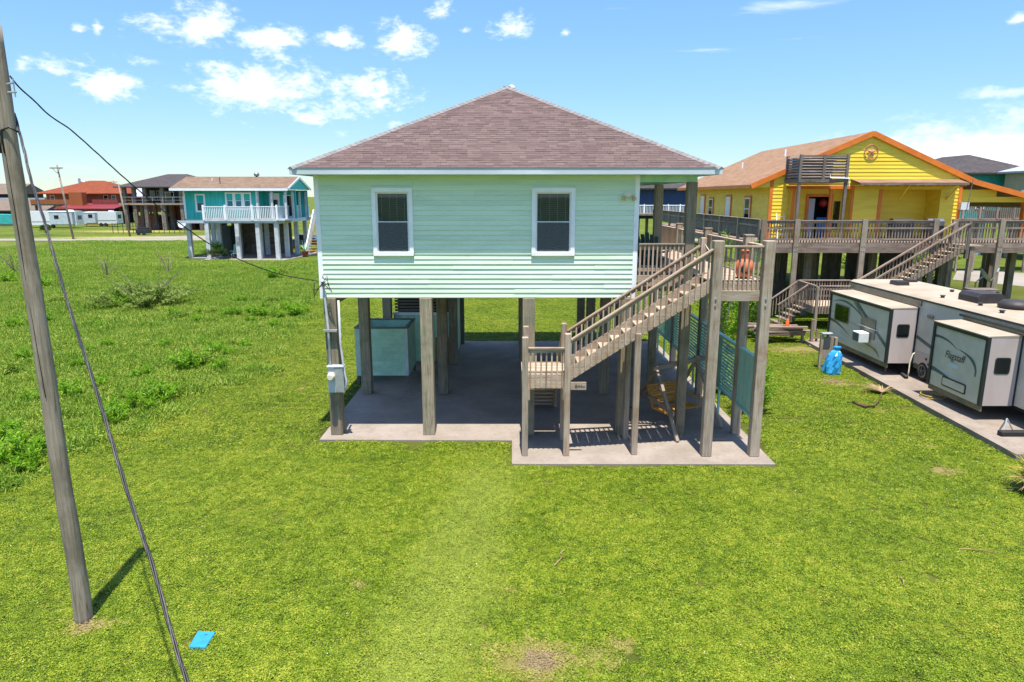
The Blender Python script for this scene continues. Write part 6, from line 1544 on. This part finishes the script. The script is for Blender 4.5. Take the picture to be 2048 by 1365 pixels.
def bare_keep(p, amt):
    k = np.ones(len(p), bool)
    for (wx, wy, rx, ry, a) in WEAR:
        d = np.sqrt(((p[:, 0] - wx) / rx) ** 2 + ((p[:, 1] - wy) / ry) ** 2); k &= ~((d < a * .75) & (RNG.uniform(size=len(p)) < amt * (1 - d / (a * .75 + 1e-6)) * 1.6))
    return k
p = grid_pts(-15, 15, 6.2, 16.5, .265); p = p[visible(p) & clear(p) & (p[:, 0] > field_edge(p[:, 1]) - 1.0) & bare_keep(p, .55)]
scatter('lawn_near', lawn_tile(.46, 640, 300, .026, .025, .05), np.column_stack([p, np.zeros(len(p))]), 'lawn_leaf', .65, 1.3)
p = grid_pts(-14, 26, 16.5, 52, .46); p = p[visible(p) & clear(p) & (p[:, 0] > field_edge(p[:, 1]) - 1.0) & bare_keep(p, .9)]
scatter('lawn_far', lawn_tile(.7, 620, 260, .04, .034, .07), np.column_stack([p, np.zeros(len(p))]), 'lawn_leaf', .8, 1.2)
def field_tile(sz, n, h):
    P = np.column_stack([RNG.normal(0, sz * .3, n), RNG.normal(0, sz * .3, n), np.zeros(n)]); D = unit(np.column_stack([RNG.normal(0, .8, n), RNG.normal(0, .8, n), np.ones(n)]))
    a = leaves(P, D, RNG.uniform(.4, 1.15, n) * h, h * .09, .4); k = n // 2
    P = np.column_stack([RNG.uniform(-sz / 2, sz / 2, k), RNG.uniform(-sz / 2, sz / 2, k), RNG.uniform(.1, .5, k) * h]); an = RNG.uniform(0, 2 * PI, k); D = unit(np.column_stack([np.cos(an), np.sin(an), RNG.normal(.3, .3, k)]))
    return join([a, leaves(P, D, RNG.uniform(.5, 1, k) * h * .4, h * .16, .4)])
p = grid_pts(-46, -8, 8, 62, .62); p = p[visible(p) & (p[:, 0] < field_edge(p[:, 1]) + RNG.normal(0, .6, len(p)))]
z = np.zeros(len(p))
scatter('field_grass', field_tile(.95, 420, .26), np.column_stack([p, z]), 'field_leaf', .6, 1.25)
p = grid_pts(-62, -10, 60, 100, 1.25); p = p[visible(p) & (p[:, 0] < -12) & ~((p[:, 0] > -35) & (p[:, 1] > 68) & (p[:, 1] < 82))]
scatter('meadow_grass', field_tile(1.7, 320, .3), np.column_stack([p, np.zeros(len(p))]), 'field_leaf', .7, 1.2)
# pale flower heads in the clover
plain('flower', 'cfcdb8', 'bfa9a6', 9.0, .8)
fp = np.concatenate([grid_pts(-10, 12, 7, 16, .55), grid_pts(-13, -5, 16, 34, .5), grid_pts(8, 13, 8, 16, .35)]); fp = fp[clear(fp) & visible(fp) & (RNG.uniform(size=len(fp)) < .3)]
V, F = leaves(np.column_stack([fp, np.full(len(fp), .05)]), unit(RNG.normal(size=(len(fp), 3)) * [1, 1, .3]), .022, .02)
tag(link(bpy.data.objects.new('clover_flowers', arr_mesh('clover_flowers', V, F, 'flower')), None, (0, 0, 0)), kind='stuff')
# two clumps of leafy weeds, then copies
def clump(n, r, h, ll, wd, mat, stems=14, spread=.7):
    parts = []
    for s_ in range(stems):
        a = RNG.uniform(0, 2 * PI); rr = r * math.sqrt(RNG.uniform()) ; top = np.array([math.cos(a) * rr, math.sin(a) * rr, h * (1 - .45 * (rr / r) ** 2) * RNG.uniform(.75, 1.1)])
        base = top * [spread * .4, spread * .4, 0]; k = n // stems
        t_ = RNG.uniform(.15, 1, k)[:, None]; P = base + (top - base) * t_ + RNG.normal(0, .03, (k, 3)); P[:, 2] = np.maximum(P[:, 2], .01)
        an = RNG.uniform(0, 2 * PI, k); D = unit(np.column_stack([np.cos(an), np.sin(an), RNG.normal(.55, .4, k)]))
        parts.append(leaves(P, D, RNG.uniform(.6, 1.1, k) * ll, wd, .6))
    V, F = join(parts); return arr_mesh('clump', V, F, mat)
CL = [clump(900, .5, .6, .15, .035, 'shrub_leaf'), clump(700, .42, .5, .13, .03, 'shrub_leaf', 11), clump(800, .6, .45, .14, .03, 'field_leaf', 16)]
spots = [(215, 690, .5), (410, 690, .55), (470, 687, .6), (440, 695, .5), (295, 745, .6), (275, 752, .5), (320, 800, .9), (255, 820, 1.0), (290, 790, .7), (200, 770, .6), (375, 735, 1.0), (410, 725, .9), (440, 735, .6), (395, 640, .55), (360, 632, .6), (470, 628, .6), (500, 640, .5), (545, 600, .6), (590, 628, .8), (610, 620, .6), (450, 628, .5), (30, 920, 1.0), (60, 935, .8), (12, 745, .9), (140, 790, .8), (50, 715, .6), (290, 690, .45), (330, 690, .5), (340, 720, .4), (180, 615, .5), (480, 600, .5), (530, 612, .5), (430, 622, .6), (350, 628, .6), (240, 610, 1.0), (490, 690, .45), (550, 650, .5), (20, 560, .9), (120, 600, .7), (85, 570, .8), (545, 553, .8), (560, 545, .7), (345, 785, .6), (305, 775, .6), (390, 705, .5), (425, 705, .6), (455, 708, .6), (350, 760, .5), (520, 630, .7), (555, 632, .7), (575, 615, .6), (500, 622, .5), (400, 622, .5), (420, 640, .5), (230, 840, .7), (300, 815, .6), (265, 795, .6), (90, 900, .7), (40, 890, .8), (70, 870, .6), (10, 880, .9), (180, 700, .5), (120, 690, .5), (160, 730, .5), (60, 800, .6), (30, 650, .6), (95, 640, .6), (200, 650, .5)]
WC = []
for i, (x, y, s_) in enumerate(spots):
    q = gp(x, y + 6); o = bpy.data.objects.new('weed_clump', CL[i % 3 if i % 5 else 0]); link(o, None, q); sc_ = s_ * (1.2 + .022 * max(0, q.y - 20)); o.scale = (sc_, sc_, sc_ * 1.05); o.rotation_euler = (0, 0, i * 1.7)
    WC.append(o)
def nth(k): return str(k) + ('th' if 10 <= k % 100 <= 20 else {1: 'st', 2: 'nd', 3: 'rd'}.get(k % 10, 'th'))
for k, o in enumerate(sorted(WC, key=lambda o: FR[o].y)):
    side = 'left edge of the field' if FR[o].x < -.62 * FR[o].y else ('mown edge of the field' if FR[o].x > -.45 * FR[o].y else 'middle of the field')
    tag(o, ('big ' if o.scale[0] > 1.4 else 'small ') + 'leafy green weed clump in the ' + side + ', ' + nth(k + 1) + ' nearest the camera', 'weed', 'weed clumps in the field')
# the feathery grey bush and bare bushes in the field
q = gp(290, 612); b_ = thing('feathery_bush', 'wide feathery grey green bush in the middle of the overgrown field', 'bush', tuple(q))
o = bpy.data.objects.new('foliage', clump(9000, 3.1, 1.35, .28, .05, 'grey_leaf', 90, .9)); link(o, b_, q)
m = MB()
for i in range(16):
    a = random.uniform(0, 2 * PI); l = random.uniform(1.2, 2.6); m.tube([q, q + Vector((math.cos(a) * .5 * l, math.sin(a) * .4 * l, l * .5)), q + Vector((math.cos(a) * l, math.sin(a) * l * .8, l * .9))], [.03, .02, .006], 5)
m.build(b_, 'branches', 'darkwoodZ')
def bare(px, py, h, lab):
    q = gp(px, py); t = thing('bare_bush', lab, 'bush', tuple(q)); m = MB(); random.seed(px)
    for i in range(14):
        a = random.uniform(0, 2 * PI); r = random.uniform(.2, .6) * h; e = q + Vector((math.cos(a) * r, math.sin(a) * r, random.uniform(.5, 1) * h)); mid = q.lerp(e, .5) + Vector((random.uniform(-.1, .1), 0, .12)); m.tube([q, mid, e], [.02, .013, .004], 5)
        for j in range(4): f = mid.lerp(e, random.random()); m.tube([f, f + Vector((random.uniform(-.25, .25), random.uniform(-.2, .2), random.uniform(.1, .35))) * h * .5], [.008, .003], 4)
    m.build(t, 'branches', 'neighwoodZ')
bare(215, 553, 1.9, 'leafless grey bush in the field left of the turquoise house'); bare(337, 545, 2.0, 'leafless grey bush in the field nearest the turquoise house'); bare(30, 545, 2.2, 'leafless grey bush at the left edge of the field')
random.seed(11)
# shrub by the screen, bush behind the deck, thicket
def leafy(name, lab, cat, q, n, r, h, ll, wd, mat, stems=18, trunk=True):
    t = thing(name, lab, cat, tuple(q)); o = bpy.data.objects.new('crown', clump(n, r, h, ll, wd, mat, stems)); link(o, t, q); m = MB()
    for i in range(7): a = random.uniform(0, 2 * PI); m.tube([q, Vector(q) + Vector((math.cos(a) * r * .2, math.sin(a) * r * .2, h * .4)), Vector(q) + Vector((math.cos(a) * r * .5, math.sin(a) * r * .5, h * .8))], [.03, .02, .006], 5)
    m.build(t, 'trunk', 'darkwoodZ'); return t
leafy('garden_shrub', 'bright green leafy shrub growing outside the green privacy screen', 'shrub', Vector((7.2, 19.6, 0)), 2600, .75, 1.9, .11, .045, 'shrub_leaf', 26)
leafy('garden_shrub', 'small reddish tipped shrub just behind the end deck post', 'shrub', Vector((6.9, 21.6, 0)), 1500, .5, 1.7, .1, .04, 'shrub_leaf', 18)
leafy('oleander', 'tall dark green oleander between the deck and the yellow house', 'shrub', Vector((8.6, 27.5, 0)), 4200, 1.3, 4.9, .2, .05, 'shrub_leaf', 34)
leafy('oleander', 'dark green oleander beside the yellow house stairs behind the chiminea', 'shrub', Vector((11.0, 31.5, 0)), 4200, 1.2, 4.2, .2, .05, 'shrub_leaf', 34)
leafy('hedge_bush', 'low rounded green bush row end beyond the right deck posts', 'bush', Vector((31.5, 62, 0)), 3000, 2.5, 1.3, .3, .1, 'field_leaf', 40); leafy('hedge_bush', 'low rounded green bush beyond the driveway right of the first', 'bush', Vector((37.5, 62, 0)), 3000, 3, 1.4, .3, .1, 'field_leaf', 40)
def palm(lab, q, n, l, mat, wid, h=0.3):
    t = thing('palm_plant', lab, 'palm', tuple(q)); q = Vector(q); V = []; m = MB(); m2 = MB()
    for i in range(n):
        a = random.uniform(0, 2 * PI); el_ = random.uniform(.1, 1.25); d = Vector((math.cos(a) * math.cos(el_), math.sin(a) * math.cos(el_), math.sin(el_))); b0 = q + Vector((0, 0, h)); st_ = b0 + d * l * .55; m2.tube([b0, st_], [.02, .012], 5)
        sd = d.cross(Vector((0, 0, 1))).normalized(); u_ = sd.cross(d)
        for k in range(17):
            an = math.radians(-105 + k * 13); dd = (d * math.cos(an) + sd * math.sin(an)).normalized(); e = st_ + dd * l * .5 * (1 - .25 * abs(k - 8) / 8) - Vector((0, 0, .1 * l * abs(math.sin(an)))); w_ = dd.cross(u_).normalized() * wid; md = st_.lerp(e, .55); m.add([st_, md + w_, e, md - w_], [(0, 1, 2, 3)])
    m.build(t, 'fronds', mat); m2.build(t, 'stalks', 'frond_stem')
    return t
palm('fan palm growing at the foot of the turquoise house posts', gp(425, 520), 22, 1.9, 'palm_leaf', .05); palm('fan palm clump beneath the neighbour stairs landing right side', (21.2, 37.2, 0), 20, 2.4, 'palm_leaf', .05, .5); palm('second fan palm beside the dark deck post at right', (22.8, 38.2, 0), 16, 2.2, 'palm_leaf', .05, .4)
palm('small spiky palm lying low near the far road', gp(92, 470), 12, 1.6, 'palm_leaf', .05)
# yucca at the right edge
q = gp(2062, 985); t = thing('yucca', 'yellow green yucca with dry lower leaves at the right picture edge', 'yucca', tuple(q)); m = MB(); m3 = MB()
for i in range(150):
    a = random.uniform(0, 2 * PI); el_ = random.uniform(-.25, 1.3); l = random.uniform(.45, .8); d = Vector((math.cos(a) * math.cos(el_), math.sin(a) * math.cos(el_), math.sin(el_))); b0 = q + Vector((0, 0, random.uniform(.15, .5))); s_ = d.cross(Vector((0, 0, 1))).normalized() * .02; mid = b0 + d * l * .5; (m if el_ > .15 else m3).add([b0 - s_ * .6, b0 + s_ * .6, mid + s_, b0 + d * l - Vector((0, 0, .08)), mid - s_], [(0, 1, 2, 4), (4, 2, 3)])
m.build(t, 'leaves', 'yellow_leaf'); m3.build(t, 'dry_leaves', 'dry_frond'); m = MB(); m.tube([q, q + Vector((0, 0, .5))], [.09, .06], 8); m.build(t, 'stem', 'frond_stem')
# dry sticks on the lawn
for i, pts in enumerate([((1120, 1108), (1128, 1100)), ((1800, 1155), (1808, 1172)), ((1920, 1098), (2000, 1108)), ((1108, 1132), (1128, 1110))]):
    m = MB(); a, b_ = gp(*pts[0], .03), gp(*pts[1], .05); m.tube([a, a.lerp(b_, .5) + Vector((.03, .02, .02)), b_], [.012, .01, .005], 5); tag(m.build(None, 'dry_stick', 'dry_frond'), ['thin dry stick lying near the middle of the lawn', 'reddish dry twig lying in the right lawn', 'long dry stalk lying near the yucca', 'bent dry stick in the middle of the lawn'][i], 'stick')
